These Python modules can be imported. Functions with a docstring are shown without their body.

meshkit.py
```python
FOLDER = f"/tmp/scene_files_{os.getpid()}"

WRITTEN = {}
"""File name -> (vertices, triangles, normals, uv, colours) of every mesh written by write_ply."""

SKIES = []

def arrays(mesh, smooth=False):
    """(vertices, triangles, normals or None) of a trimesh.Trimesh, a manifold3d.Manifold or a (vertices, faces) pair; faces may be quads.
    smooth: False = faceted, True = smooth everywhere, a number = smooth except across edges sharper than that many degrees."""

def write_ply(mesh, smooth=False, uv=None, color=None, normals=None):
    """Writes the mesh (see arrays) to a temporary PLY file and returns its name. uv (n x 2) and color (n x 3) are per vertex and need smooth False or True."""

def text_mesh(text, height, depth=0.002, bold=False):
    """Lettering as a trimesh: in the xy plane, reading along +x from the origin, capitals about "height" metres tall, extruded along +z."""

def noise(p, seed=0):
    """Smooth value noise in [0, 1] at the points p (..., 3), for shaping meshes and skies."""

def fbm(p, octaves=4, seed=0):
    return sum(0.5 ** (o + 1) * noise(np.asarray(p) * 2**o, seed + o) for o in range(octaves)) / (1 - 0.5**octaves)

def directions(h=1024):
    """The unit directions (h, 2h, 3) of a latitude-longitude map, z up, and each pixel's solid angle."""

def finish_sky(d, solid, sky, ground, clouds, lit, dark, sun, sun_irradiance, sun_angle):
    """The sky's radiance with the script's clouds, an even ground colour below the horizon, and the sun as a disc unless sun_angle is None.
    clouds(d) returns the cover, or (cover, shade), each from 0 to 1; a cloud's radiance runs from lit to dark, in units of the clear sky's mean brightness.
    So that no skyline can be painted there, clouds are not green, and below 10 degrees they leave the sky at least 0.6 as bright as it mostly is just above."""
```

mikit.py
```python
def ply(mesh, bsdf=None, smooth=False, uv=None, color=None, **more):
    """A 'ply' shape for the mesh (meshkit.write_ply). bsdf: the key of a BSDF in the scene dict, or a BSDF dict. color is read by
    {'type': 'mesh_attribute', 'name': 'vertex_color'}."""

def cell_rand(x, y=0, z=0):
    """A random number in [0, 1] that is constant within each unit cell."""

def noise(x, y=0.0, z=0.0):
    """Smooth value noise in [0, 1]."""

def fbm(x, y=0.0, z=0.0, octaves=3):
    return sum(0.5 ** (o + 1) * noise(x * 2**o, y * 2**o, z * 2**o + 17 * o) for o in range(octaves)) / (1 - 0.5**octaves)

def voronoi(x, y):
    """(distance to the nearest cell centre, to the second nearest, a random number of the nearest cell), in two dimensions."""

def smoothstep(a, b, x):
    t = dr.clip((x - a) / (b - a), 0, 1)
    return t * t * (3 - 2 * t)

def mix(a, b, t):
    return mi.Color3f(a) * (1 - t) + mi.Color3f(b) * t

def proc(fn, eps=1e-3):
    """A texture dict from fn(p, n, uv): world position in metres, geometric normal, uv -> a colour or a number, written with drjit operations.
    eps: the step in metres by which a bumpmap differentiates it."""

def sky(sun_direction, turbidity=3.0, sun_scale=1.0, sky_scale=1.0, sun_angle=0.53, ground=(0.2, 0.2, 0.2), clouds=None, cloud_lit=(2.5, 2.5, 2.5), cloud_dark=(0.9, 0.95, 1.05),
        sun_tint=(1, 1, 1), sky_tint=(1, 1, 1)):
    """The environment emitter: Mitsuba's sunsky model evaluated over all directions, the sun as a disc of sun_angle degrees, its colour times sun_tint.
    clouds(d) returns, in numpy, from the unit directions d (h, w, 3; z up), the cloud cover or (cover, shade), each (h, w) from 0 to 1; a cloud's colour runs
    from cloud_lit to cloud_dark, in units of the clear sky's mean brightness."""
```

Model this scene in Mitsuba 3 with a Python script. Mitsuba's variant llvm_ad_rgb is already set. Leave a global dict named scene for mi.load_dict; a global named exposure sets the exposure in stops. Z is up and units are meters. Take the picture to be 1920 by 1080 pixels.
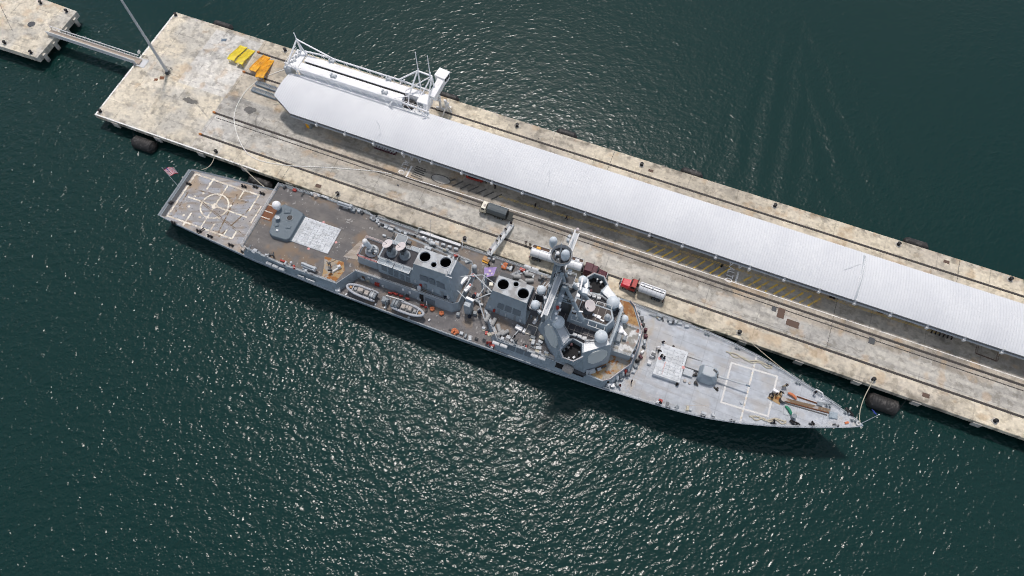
import math, random, numpy as np, trimesh, mitsuba as mi, mikit, meshkit, drjit as dr
import manifold3d as m3
from shapely.geometry import Polygon, LineString
from mikit import noise, fbm, voronoi, smoothstep, mix, proc, cell_rand
scene, labels = {}, {}
T4 = mi.ScalarTransform4f
# ---------------- camera, sky, exposure ----------------
scene['camera'] = {'type': 'perspective', 'fov': 71.849, 'fov_axis': 'x', 'near_clip': 1.0, 'far_clip': 20000.0,
    'to_world': T4().look_at(origin=[102.993, -54.047, 143.0], target=[102.993 - 0.148243, -54.047 + 0.388642, 143.0 - 0.909385], up=[-0.324097, 0.849672, 0.415955])}
SUN = [-0.17, 0.43, 1.0]
def clouds(d):
    n = meshkit.fbm(d * np.array([5.5, 5.5, 6.0]) + 7.3, 5)
    return np.clip((n - 0.40) * 5.0, 0, 1) * 0.95, np.clip((n - .55) * 3.0, 0, 1)
scene['sky'] = mikit.sky(SUN, turbidity=3.0, sun_scale=0.76, sky_scale=1.15, sun_angle=6.0, clouds=clouds, ground=(0.03, 0.05, 0.05), sun_tint=(.90, .985, 1.20), cloud_lit=(2.9, 2.95, 3.05), cloud_dark=(1.1, 1.16, 1.24))
exposure = 1.3
rng = random.Random(7)
nrg = np.random.default_rng(11)

# ---------------- materials ----------------
MATS = {}
def bs(color, rough=.5, metal=0., spec=.5):
    c = color if isinstance(color, dict) else {'type': 'rgb', 'value': list(color)}
    return {'type': 'twosided', 'b': {'type': 'principled', 'base_color': c, 'roughness': rough, 'metallic': metal, 'specular': spec}}
def mat(name, color, rough=.55, metal=0., spec=.4):
    scene['mat_' + name] = bs(color, rough, metal, spec); MATS[name] = 'mat_' + name
A = math.radians(-0.41120402340480755); CA, SA = math.cos(A), math.sin(A)
def uvd(p):
    return p.x * CA + p.y * SA, -p.x * SA + p.y * CA
def box_in(x, a, b, w=.15):
    return smoothstep(a - w, a + w, x) * (1 - smoothstep(b - w, b + w, x))
def pier_col(p, n, uv):
    u, v = uvd(p)
    big = fbm(u * .055, v * .09, 3.0, 4); med = fbm(u * .35, v * .45, 9.0, 4); fine = fbm(u * 1.9, v * 2.1, 2.0, 3)
    strk = fbm(u * .12, v * 1.1, 5.0, 3)
    cream = mix([.67, .60, .465], [.52, .47, .385], smoothstep(.3, .7, big))
    left = mix([.68, .615, .49], [.56, .53, .46], smoothstep(.35, .65, fbm(u * .16, v * .16, 1.0, 4)))
    lite = mix([.50, .485, .44], [.39, .38, .35], smoothstep(.3, .7, strk))
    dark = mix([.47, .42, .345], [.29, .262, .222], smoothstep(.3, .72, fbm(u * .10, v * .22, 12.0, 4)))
    c = cream
    wl = 1 - smoothstep(-5.2, -4.8, u + (noise(v * .3) - .5) * .3)
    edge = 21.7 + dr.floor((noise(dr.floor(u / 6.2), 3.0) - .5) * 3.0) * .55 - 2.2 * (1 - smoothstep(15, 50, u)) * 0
    wmid = box_in(v, 17.2, 30.0, .4)
    c = mix(c, lite, wmid * .85)
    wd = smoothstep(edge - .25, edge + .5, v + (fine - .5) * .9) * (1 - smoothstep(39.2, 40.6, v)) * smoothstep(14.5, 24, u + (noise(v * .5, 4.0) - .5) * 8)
    c = mix(c, left, wl)
    slab = box_in(u, -18.5, -4.9, .08) * box_in(v, 28.6, 47.3, .08) + box_in(u, -4.9, 2.4, .08) * box_in(v, 12.6, 23.0, .08) * .55
    c = mix(c, mi.Color3f(.68, .67, .635) * (.86 + .24 * big), dr.minimum(slab, 1) * .62)
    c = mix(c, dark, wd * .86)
    patch = box_in(u, 135, 154, .1) * box_in(v, 17.4, 21.3, .1)
    c = mix(c, [.46, .45, .42], patch * .5)
    spk = fbm(u * 3.1, v * 3.3, 77.0, 2)
    c = c * (.83 + .34 * med) * (.80 + .40 * fine) * (.90 + .20 * spk)
    c = mix(c, c * mi.Color3f(.50, .48, .44), smoothstep(.56, .70, fbm(u * .9, v * 1.1, 87.0, 4)) * .45)
    ju, jv = u / 11.3 + .37, v / 6.15 + .1
    tone = cell_rand(dr.floor(ju), dr.floor(jv), 5); c = c * (.93 + .14 * tone)
    eu, ev = dr.abs(ju - dr.round(ju)) * 11.3, dr.abs(jv - dr.round(jv)) * 6.15
    c = c * (1 - .30 * (1 - smoothstep(.03, .12, dr.minimum(eu, ev))) * smoothstep(.35, .6, fbm(u * .4, v * .4, 51.0, 2)))
    mould = smoothstep(.57, .74, fbm(u * .42, v * .5, 21.0, 5)) * (.20 + .45 * smoothstep(.45, .65, big))
    c = mix(c, [.13, .125, .11], mould * .62)
    ed = (1 - smoothstep(0, 2.2, v - 12.5)) + smoothstep(46.4, 48.6, v)
    c = mix(c, [.14, .125, .10], dr.clip(ed, 0, 1) * smoothstep(.50, .72, fbm(u * .8, v * .9, 31.0, 4)) * .7)
    rust = smoothstep(.62, .78, fbm(u * .33, v * .33, 41.0, 4)) * .35
    c = mix(c, [.50, .33, .17], rust)
    def blob(cu, cv, ru, rv):
        d = dr.sqrt(dr.square((u - cu) / ru) + dr.square((v - cv) / rv)) + (fbm(u * 1.3, v * 1.3, 3.0, 3) - .5) * .9
        return 1 - smoothstep(.8, 1.05, d)
    b = dr.maximum(dr.maximum(blob(2.9, 27.6, 1.4, 1.1), blob(-12.2, 24.6, 2.3, .9)), blob(-1.0, 29.4, 3.2, 1.0) * .5)
    arc = dr.abs(dr.sqrt(dr.square(u - 10.5) + dr.square(v - 27.0)) - 5.0)
    b = dr.maximum(b, (1 - smoothstep(.12, .3, arc)) * .55 * smoothstep(.35, .5, fbm(u * .5, v * .5, 8.0, 2)) * (1 - smoothstep(8, 11, u)))
    line = dr.abs(v - 27.3 - .05 * (u - 30) * (1 - smoothstep(30, 60, u)) * 0 + .9 * dr.sin(u * .05))
    b = dr.maximum(b, (1 - smoothstep(.1, .45, line)) * .45 * box_in(u, 26, 62, 5))
    tyre = dr.abs(v - 23.2 + .55 * (u + 8)) ; b = dr.maximum(b, (1 - smoothstep(.1, .35, tyre)) * .4 * box_in(u, -11, -5, 1.5))
    return mix(c, [.085, .085, .085], b * .8)
mat('pier', proc(pier_col), .9, 0, .2)
def conc_col(p, n, uv):
    c = mix([.58, .54, .47], [.44, .42, .38], smoothstep(.3, .7, fbm(p.x * .2, p.y * .2, p.z, 4)))
    c = c * (.8 + .4 * fbm(p.x * 1.1, p.y * 1.1, p.z * .7, 3))
    c = mix(c, [.15, .14, .13], smoothstep(.58, .75, fbm(p.x * .35, p.y * .35, 4 + p.z * .2, 4)) * .6)
    return mix(c, [.10, .09, .085], (1 - smoothstep(-.5, 2.6, p.z)) * .75)
mat('concrete', proc(conc_col), .9, 0, .2)
def hull_col(p, n, uv):
    s = fbm(p.x * 1.4, p.y * .3, p.z * .12, 4)
    c = mix([.265, .322, .362], [.228, .28, .318], smoothstep(.35, .7, s))
    c = c * (.92 + .16 * fbm(p.x * .15, p.y * .15, p.z * .5, 2))
    c = mix(c, [.22, .15, .09], smoothstep(.66, .8, fbm(p.x * 2.1, 1.0, p.z * .22, 4)) * .45)
    return mix(c, [.03, .03, .032], 1 - smoothstep(.55, .75, p.z))
mat('hull', proc(hull_col), .45, 0, .4)
def paint_col(p, n, uv):
    s = fbm(p.x * .9, p.y * .9, p.z * .35, 4)
    c = mix([.305, .362, .402], [.265, .317, .353], smoothstep(.3, .7, s))
    return mix(c, [.21, .16, .11], smoothstep(.68, .82, fbm(p.x * 1.7, p.y * 1.7, p.z * .3, 4)) * .35)
mat('ship_gray', proc(paint_col), .45, 0, .45)
def deck_fn(c0, c1, rust, amt, sx=1.0):
    def f(p, n, uv):
        a = fbm(p.x * .22 * sx, p.y * .5, p.z * .1, 4); g = fbm(p.x * 1.3, p.y * 1.6, 3.0, 3); st = fbm(p.x * .35, p.y * 2.2, 6.0, 3)
        c = mix(c0, c1, smoothstep(.3, .7, a)) * (.84 + .32 * g) * (.92 + .16 * st)
        r = smoothstep(.52, .74, fbm(p.x * .28, p.y * .33, 14.0, 5)) * amt
        c = mix(c, rust, r)
        return mix(c, [.62, .62, .60], smoothstep(.74, .80, fbm(p.x * 1.7, p.y * 1.7, 33.0, 3)) * .35)
    return f
mat('deck_aft', proc(deck_fn([.185, .172, .160], [.145, .138, .135], [.24, .178, .125], .85)), .85, 0, .2)
mat('deck_main', proc(deck_fn([.20, .19, .185], [.155, .150, .150], [.245, .195, .15], .7)), .85, 0, .2)
def flight_col(p, n, uv):
    c = deck_fn([.36, .375, .40], [.325, .315, .305], [.37, .295, .22], 1.0)(p, n, uv)
    out = dr.maximum(smoothstep(6.0, 6.5, dr.abs(p.y)), smoothstep(17.6, 19.2, p.x)) * smoothstep(.25, .55, fbm(p.x * .5, p.y * .5, 61.0, 3))
    c = mix(c, [.42, .375, .325], out * .6)
    dirt = smoothstep(.55, .72, fbm(p.x * .25 + p.y * .2, p.y * 1.3 - p.x * .5, 71.0, 4))
    return mix(c, [.25, .20, .155], dirt * .55)
def rcyl(x, y): return dr.sqrt(dr.square(x) + dr.square(y))
mat('deck_flight', proc(flight_col), .8, 0, .2)
def fore_col(p, n, uv):
    c = deck_fn([.455, .483, .512], [.425, .45, .475], [.45, .415, .365], .5, .6)(p, n, uv)
    sx, sy = p.x / 4.9, (p.y + .05 * p.x) / 2.3
    seam = dr.minimum(dr.abs(sx - dr.round(sx)) * 4.9, dr.abs(sy - dr.round(sy)) * 2.3)
    c = c * (.95 + .10 * cell_rand(dr.floor(sx + .5), dr.floor(sy + .5), 3)) * (1 - .16 * (1 - smoothstep(.03, .11, seam)))
    wk = smoothstep(.55, .75, fbm(p.x * .18, p.y * .9, 44.0, 4)); c = mix(c, [.36, .35, .34], wk * .5)
    b = (1 - smoothstep(.3, 1.3, dr.abs(p.x - 110.9 - .012 * dr.square(p.y) * -1))) * .55
    return mix(c, [.46, .38, .28], b * smoothstep(.3, .6, fbm(p.x * .6, p.y * .6, 2.0, 3)))
mat('deck_fore', proc(fore_col), .75, 0, .3)
def rust_col(p, n, uv):
    f = fbm(p.x * .55, p.y * .55, 2.0, 5); g = fbm(p.x * 1.4, p.y * 1.4, 7.0, 4)
    c = mix([.36, .34, .30], [.42, .29, .15], smoothstep(.40, .58, f))
    c = mix(c, [.33, .15, .055], smoothstep(.54, .66, g))
    port = smoothstep(2.5, 5.0, p.y)
    return mix(c, mix([.42, .25, .11], [.27, .13, .055], smoothstep(.4, .6, g)), port * .75)
mat('rust_deck', proc(rust_col), .9, 0, .2)
def mott_col(p, n, uv):
    g = fbm(p.x * 1.1, p.y * 1.1, 5.0, 4); h = fbm(p.x * .7, p.y * .7, 15.0, 3)
    c = mix([.66, .66, .64], [.30, .29, .26], smoothstep(.38, .62, g))
    return mix(c, [.30, .10, .055], smoothstep(.5, .62, h) * smoothstep(-1.6, .4, p.y) * .85)
mat('patchy_deck', proc(mott_col), .9, 0, .2)
def roof_col(p, n, uv):
    u, v = uvd(p)
    w = fbm(u * .16, v * .1, 2.0, 3); s = .5
    c = mix([.71, .725, .735], [.665, .68, .695], smoothstep(.3, .75, w)) * (.95 + .1 * s)
    f = u / .56 - dr.floor(u / .56)
    return c * (1 - .08 * (1 - smoothstep(.06, .25, dr.minimum(f, 1 - f))))
mat('roof', proc(roof_col), .8, 0, .15)
def white_col(p, n, uv):
    return mix([.84, .84, .84], [.74, .74, .73], smoothstep(.45, .75, fbm(p.x * .8, p.y * .8, p.z * .6, 4)))
mat('white', proc(white_col), .4, 0, .5)
def vls_col(p, n, uv):
    return mix([.62, .645, .66], [.52, .54, .55], smoothstep(.35, .7, fbm(p.x * 1.3, p.y * 1.3, 1.0, 4)))
mat('launcher', proc(vls_col), .6)
def dome_col(p, n, uv):
    return mix([.66, .715, .745], [.58, .635, .665], smoothstep(.4, .75, fbm(p.x * 1.2, p.y * 1.2, p.z * 1.2, 3)))
mat('dome', proc(dome_col), .4)
def soot_col(p, n, uv):
    return mix([.46, .485, .50], [.29, .29, .285], smoothstep(.38, .70, fbm(p.x * .7, p.y * .7, p.z * .3, 4)))
mat('stack_top', proc(soot_col), .6)
def rubber_col(p, n, uv):
    return mix([.028, .027, .026], [.085, .08, .075], smoothstep(.55, .78, fbm(p.x * 1.6, p.y * 1.2, p.z * 2.2, 4)))
mat('rubber', proc(rubber_col), .55, 0, .4)
def yel_col(p, n, uv):
    return mix([.78, .64, .05], [.62, .45, .08], smoothstep(.45, .75, fbm(p.x * .8, p.y * .8, p.z, 4)))
mat('yellow', proc(yel_col), .5)
def ora_col(p, n, uv):
    return mix([.80, .40, .02], [.58, .28, .03], smoothstep(.45, .75, fbm(p.x * .9, p.y * .9, p.z, 4)))
mat('orange_steel', proc(ora_col), .5)
def hatch_col(p, n, uv):
    k = smoothstep(.48, .74, fbm(p.x * 1.2, p.y * 1.2, 3.0, 4))
    return mix([.80, .52, .10], [.48, .38, .24], k)
mat('yellow_line', proc(hatch_col), .9, 0, .2)
def wl_col(p, n, uv):
    return mix([.82, .81, .78], [.50, .48, .44], smoothstep(.56, .8, fbm(p.x * 1.5, p.y * 1.5, 3.0, 4)))
mat('white_line', proc(wl_col), .85, 0, .2)
def worn_col(p, n, uv):
    return mix([.20, .145, .095], [.36, .34, .32], smoothstep(.46, .66, fbm(p.x * 1.1, p.y * 1.1, 6.0, 4)))
mat('wood_worn', proc(worn_col), .9, 0, .2)
mat('faded_black', [.115, .11, .10], .9, 0, .2)
mat('black_line', [.075, .072, .068], .9, 0, .2)
def wash_col(p, n, uv):
    return mix(mix([.82, .76, .65], [.60, .53, .43], smoothstep(.4, .7, fbm(p.x * .8, p.y * .8, 3.0, 3))), [.36, .33, .29], smoothstep(.54, .66, fbm(p.x * 2.3, p.y * 2.3, 9.0, 4)) * .7)
mat('deck_line', proc(wash_col), .85, 0, .2)
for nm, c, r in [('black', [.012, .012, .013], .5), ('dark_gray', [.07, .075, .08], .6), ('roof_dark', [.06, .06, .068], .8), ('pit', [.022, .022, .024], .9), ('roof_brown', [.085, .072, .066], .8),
        ('mid_gray', [.22, .25, .27], .5), ('light_gray', [.45, .48, .50], .5), ('pale', [.62, .63, .63], .5), ('spy', [.56, .59, .575], .6), ('dish', [.68, .62, .60], .6),
        ('louvre', [.15, .18, .205], .6), ('rust', [.19, .085, .045], .9), ('brown_plate', [.13, .088, .068], .9), ('red', [.36, .04, .03], .5), ('red_bright', [.55, .025, .04], .25),
        ('maroon', [.085, .02, .03], .55), ('army', [.085, .104, .113], .6), ('house_gray', [.13, .165, .19], .6), ('mark_white', [.66, .65, .62], .8), ('rust_orange', [.50, .19, .06], .7), ('path', [.43, .36, .29], .9), ('army_dark', [.03, .036, .034], .7), ('cab_cream', [.66, .62, .50], .4), ('glass', [.02, .022, .026], .12),
        ('orange', [.57, .19, .085], .7), ('green', [.03, .22, .13], .6), ('purple', [.37, .28, .53], .8), ('rope', [.50, .46, .36], .9), ('hose', [.85, .84, .80], .6), ('rail', [.06, .048, .042], .6),
        ('wood', [.45, .27, .14], .8), ('canvas', [.36, .36, .35], .9), ('tan', [.43, .39, .35], .8), ('tube', [.42, .44, .47], .7), ('flag_red', [.55, .04, .06], .8), ('flag_blue', [.03, .05, .28], .8),
        ('flag_white', [.8, .8, .8], .8), ('pink_rim', [.58, .50, .48], .6), ('navy', [.012, .016, .030], .8), ('skin', [.35, .2, .13], .6), ('shade_gray', [.16, .165, .17], .7), ('blue_gray', [.15, .20, .25], .6), ('hatch_red', [.62, .33, .31], .7)]:
    mat(nm, c, r)
mat('alu', [.80, .81, .82], .42, .12)
mat('gloss_gray', [.50, .53, .55], .3, 0, .6)
mat('foam', [.75, .8, .8], .6)
mat('latch', [.30, .32, .33], .6)
mat('vc', {'type': 'mesh_attribute', 'name': 'vertex_color'}, .8, 0, .2)

# ---------------- water ----------------
def rot2(x, y, a):
    c, s = math.cos(a), math.sin(a); return x * c + y * s, -x * s + y * c
def sea_h(p, n, uv):
    h = mi.Float(0)
    u, v = uvd(p)
    lee = smoothstep(34.0, 52.0, v)                     # the pier shelters the water on its north side
    wob = noise(p.x * .11, p.y * .11, 1.0) * .9 + noise(p.x * .05, p.y * .05, 2.0) * 1.2
    gust = (.75 + .5 * fbm(p.x * .02, p.y * .025, 5.0, 2)) * (1 - .68 * lee)
    for ang, lx, ly, amp, z in [(2.25, 3.4, 6.0, .07, 0.), (2.62, 1.4, 2.5, .085, 9.), (1.95, .72, 1.3, .098, 17.), (2.8, .44, .72, .084, 26.), (1.6, .27, .40, .055, 33.)]:
        x, y = rot2(p.x, p.y, ang)
        h = h + amp * noise(x / lx + wob, y / ly, z) * gust
    for ang, l, amp, z in [(2.2, .60, .075, 41.), (2.75, .92, .08, 47.)]:       # scattered steeper wavelets
        x, y = rot2(p.x, p.y, ang); k = noise(x / l + wob, y / (l * 1.7), z)
        h = h + amp * smoothstep(.66, 1.0, k) * (1 - .6 * lee)
    # the diverging wave train of a small boat that has left the frame at the top right
    x, y = rot2(p.x - 121.5, p.y - 117.0, math.radians(-70))
    along = dr.maximum(x, .1); ratio = y / along
    env = smoothstep(1, 14, along) * (1 - smoothstep(.25, .62, dr.abs(ratio + .10))) * (1 - smoothstep(45, 85, along))
    h = h + env * .06 * dr.sin(dr.abs(y + .08 * along) * .95 - along * .21 + 1.6 * noise(p.x * .12, p.y * .12, 4.0))
    return h
scene['mat_sea'] = {'type': 'bumpmap', 'scale': 1.0, 'tex': proc(sea_h, eps=.05), 'bsdf': {'type': 'roughplastic', 'distribution': 'ggx', 'alpha': .055, 'int_ior': 1.33,
    'nonlinear': False, 'diffuse_reflectance': {'type': 'rgb', 'value': [.0046, .0290, .0258]}}}
MATS['sea'] = 'mat_sea'

# ---------------- helpers ----------------
FRAME = [None]          # 4x4 applied to every mesh (the pier's own axes are 0.4 degrees off the ship's)
DOCK = np.eye(4); DOCK[:2, :2] = [[CA, -SA], [SA, CA]]
def rotz(a):
    m = np.eye(4); m[:2, :2] = [[math.cos(a), -math.sin(a)], [math.sin(a), math.cos(a)]]; return m
def move(x, y, z=0., a=0.):
    m = rotz(a); m[:3, 3] = [x, y, z]; return m
def tm(v, f): return trimesh.Trimesh(np.asarray(v, float), np.asarray(f, int), process=False)
def cat(*ms):
    ms = [m for m in (ms[0] if len(ms) == 1 and isinstance(ms[0], (list, tuple)) else ms)]
    v, f, k = [], [], 0
    for m in ms:
        v.append(m.vertices); f.append(m.faces + k); k += len(m.vertices)
    return tm(np.vstack(v), np.vstack(f))
def xf(m, t): return tm(m.vertices @ t[:3, :3].T + t[:3, 3], m.faces)
def loft(polys, zs=None):
    """closed solid through polygons of equal length; points (x,y) with zs, or (x,y,z)"""
    n = len(polys[0]); V = []
    for i, q in enumerate(polys):
        q = np.asarray(q, float)
        if q.shape[1] == 2: q = np.c_[q, np.full(n, zs[i])]
        V.append(q)
    q0 = V[-1][:, :2]; area = np.sum(q0[:, 0] * np.roll(q0[:, 1], -1) - q0[:, 1] * np.roll(q0[:, 0], -1))
    if area < 0: V = [q[::-1] for q in V]
    f = []
    for i in range(len(V) - 1):
        for j in range(n):
            a, b = i * n + j, i * n + (j + 1) % n
            f += [[a, b, b + n], [a, b + n, a + n]]
    t = cap(V[-1][:, :2]); f += (t + (len(V) - 1) * n).tolist()
    t = cap(V[0][:, :2]); f += t[:, ::-1].tolist()
    return tm(np.vstack(V), f)
import mapbox_earcut as earcut
def cap(q):
    q = np.asarray(q, float)
    t = earcut.triangulate_float64(q, np.array([len(q)], np.uint32)).reshape(-1, 3).astype(int)
    if len(t):
        a, b, c = q[t[:, 0]], q[t[:, 1]], q[t[:, 2]]
        s = (b[:, 0] - a[:, 0]) * (c[:, 1] - a[:, 1]) - (b[:, 1] - a[:, 1]) * (c[:, 0] - a[:, 0])
        t[s < 0] = t[s < 0][:, ::-1]
    return t
def sheet(q, z):
    q = np.asarray(q, float)
    zz = np.full(len(q), z) if np.isscalar(z) else np.asarray(z, float)
    return tm(np.c_[q[:, :2], zz], cap(q))
def prism(q, z0, z1): return loft([q, q], [z0, z1])
def rect(x0, x1, y0, y1): return [(x0, y0), (x1, y0), (x1, y1), (x0, y1)]
def box(x0, x1, y0, y1, z0, z1, ch=0.):
    if ch <= 0: return prism(rect(x0, x1, y0, y1), z0, z1)
    i = rect(x0 + ch, x1 - ch, y0 + ch, y1 - ch); o = rect(x0, x1, y0, y1)
    return loft([o, o, i], [z0, z1 - ch, z1])
def cbox(x, y, z, lx, ly, lz, a=0., ch=0.):
    return xf(box(-lx / 2, lx / 2, -ly / 2, ly / 2, 0, lz, ch), move(x, y, z, a))
def rbox(x0, x1, y0, y1, z0, z1, r=.3, n=4, ch=0.):
    q = rrect(x0, x1, y0, y1, r, n)
    if ch: return loft([q, q, rrect(x0 + ch, x1 - ch, y0 + ch, y1 - ch, max(r - ch, .02), n)], [z0, z1 - ch, z1])
    return prism(q, z0, z1)
def rrect(x0, x1, y0, y1, r, n=4):
    out = []
    for cx, cy, a0 in ((x1 - r, y1 - r, 0), (x0 + r, y1 - r, 90), (x0 + r, y0 + r, 180), (x1 - r, y0 + r, 270)):
        out += [(cx + r * math.cos(math.radians(a0 + 90 * i / n)), cy + r * math.sin(math.radians(a0 + 90 * i / n))) for i in range(n + 1)]
    return out
def circ(x, y, r, n=20): return [(x + r * math.cos(2 * math.pi * i / n), y + r * math.sin(2 * math.pi * i / n)) for i in range(n)]
def frames(p, closed=False):
    p = np.asarray(p, float); n = len(p)
    t = np.roll(p, -1, 0) - np.roll(p, 1, 0) if closed else np.gradient(p, axis=0)
    t /= np.linalg.norm(t, axis=1, keepdims=True) + 1e-12
    u = np.cross(t[0], [0, 0, 1] if abs(t[0][2]) < .95 else [1, 0, 0]); u /= np.linalg.norm(u); U = []
    for k in t:
        u = u - k * (u @ k); u /= np.linalg.norm(u) + 1e-12; U.append(u)
    U = np.array(U); return t, U, np.cross(t, U)
def tube(p, r, n=6, closed=False):
    p = np.asarray(p, float); r = np.broadcast_to(r, len(p)); t, U, Vv = frames(p, closed)
    a = np.arange(n) * 2 * math.pi / n
    ring = p[:, None] + r[:, None, None] * (np.cos(a)[None, :, None] * U[:, None] + np.sin(a)[None, :, None] * Vv[:, None])
    v = ring.reshape(-1, 3); f = []; m = len(p)
    for i in range(m if closed else m - 1):
        for j in range(n):
            A0, B0 = i * n + j, i * n + (j + 1) % n; A1, B1 = ((i + 1) % m) * n + j, ((i + 1) % m) * n + (j + 1) % n
            f += [[A0, B0, B1], [A0, B1, A1]]
    if not closed:
        f += [[0, j + 1, j] for j in range(1, n - 1)] + [[(m - 1) * n, (m - 1) * n + j, (m - 1) * n + j + 1] for j in range(1, n - 1)]
    mm = tm(v, f)
    return mm
def cyl(p0, p1, r, r1=None, n=10): return tube([p0, p1], [r, r if r1 is None else r1], n)
def beam(p0, p1, w=.3, h=None): 
    p0, p1 = np.asarray(p0, float), np.asarray(p1, float); h = h or w
    d = p1 - p0; L = np.linalg.norm(d); d /= L
    u = np.cross(d, [0, 0, 1] if abs(d[2]) < .98 else [0, 1, 0]); u /= np.linalg.norm(u); v = np.cross(u, d)
    c = [p + s * u * w / 2 + t * v * h / 2 for p in (p0, p1) for s, t in ((-1, -1), (1, -1), (1, 1), (-1, 1))]
    return tm(c, [[0, 4, 5], [0, 5, 1], [1, 5, 6], [1, 6, 2], [2, 6, 7], [2, 7, 3], [3, 7, 4], [3, 4, 0], [0, 1, 2], [0, 2, 3], [4, 6, 5], [4, 7, 6]])
def lathe(prof, x=0, y=0, n=24):
    prof = np.asarray(prof, float); a = np.arange(n) * 2 * math.pi / n
    v = np.stack([x + prof[:, None, 0] * np.cos(a), y + prof[:, None, 0] * np.sin(a), np.repeat(prof[:, 1:2], n, 1)], -1).reshape(-1, 3); f = []
    for i in range(len(prof) - 1):
        for j in range(n):
            p, q = i * n + j, i * n + (j + 1) % n
            f += [[p, q, q + n], [p, q + n, p + n]]
    return tm(v, f)
def ball(x, y, z, r, sz=1., n=20):
    t = np.linspace(-math.pi / 2, math.pi / 2, n // 2 + 1)
    return lathe([(max(r * math.cos(k), 1e-4), z + r * sz * math.sin(k)) for k in t], x, y, n)
def dish(x, y, z, R, az, el, ry=None):
    """closed shallow oval antenna face looking along azimuth az, elevation el (degrees)"""
    ry = ry or R
    pr = [(1e-3, -.32 * R), (.5 * R, -.26 * R), (.9 * R, -.12 * R), (R, 0), (.97 * R, .05 * R), (.6 * R, .0 * R), (1e-3, -.04 * R)]
    m = lathe(pr, n=24); m.vertices[:, 1] *= ry / R
    e = math.radians(90 - el); Ry = np.eye(4); Ry[:3, :3] = [[math.cos(e), 0, math.sin(e)], [0, 1, 0], [-math.sin(e), 0, math.cos(e)]]
    return xf(xf(m, Ry), move(x, y, z, math.radians(az)))
def rail(pts, h=1.0, r=.028, step=1.9, bars=2, closed=False):
    pts = [np.asarray(p, float) for p in pts]; out = []
    if closed: pts = pts + [pts[0]]
    for a, b in zip(pts, pts[1:]):
        L = np.linalg.norm(b - a); k = max(1, int(round(L / step)))
        for i in range(k + 1):
            p = a + (b - a) * i / k; out.append(beam(p, p + [0, 0, h], r * 2))
        for j in range(bars):
            z = h * (1 - j / bars); out.append(beam(a + [0, 0, z], b + [0, 0, z], r * 1.7))
    return cat(out)
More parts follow.
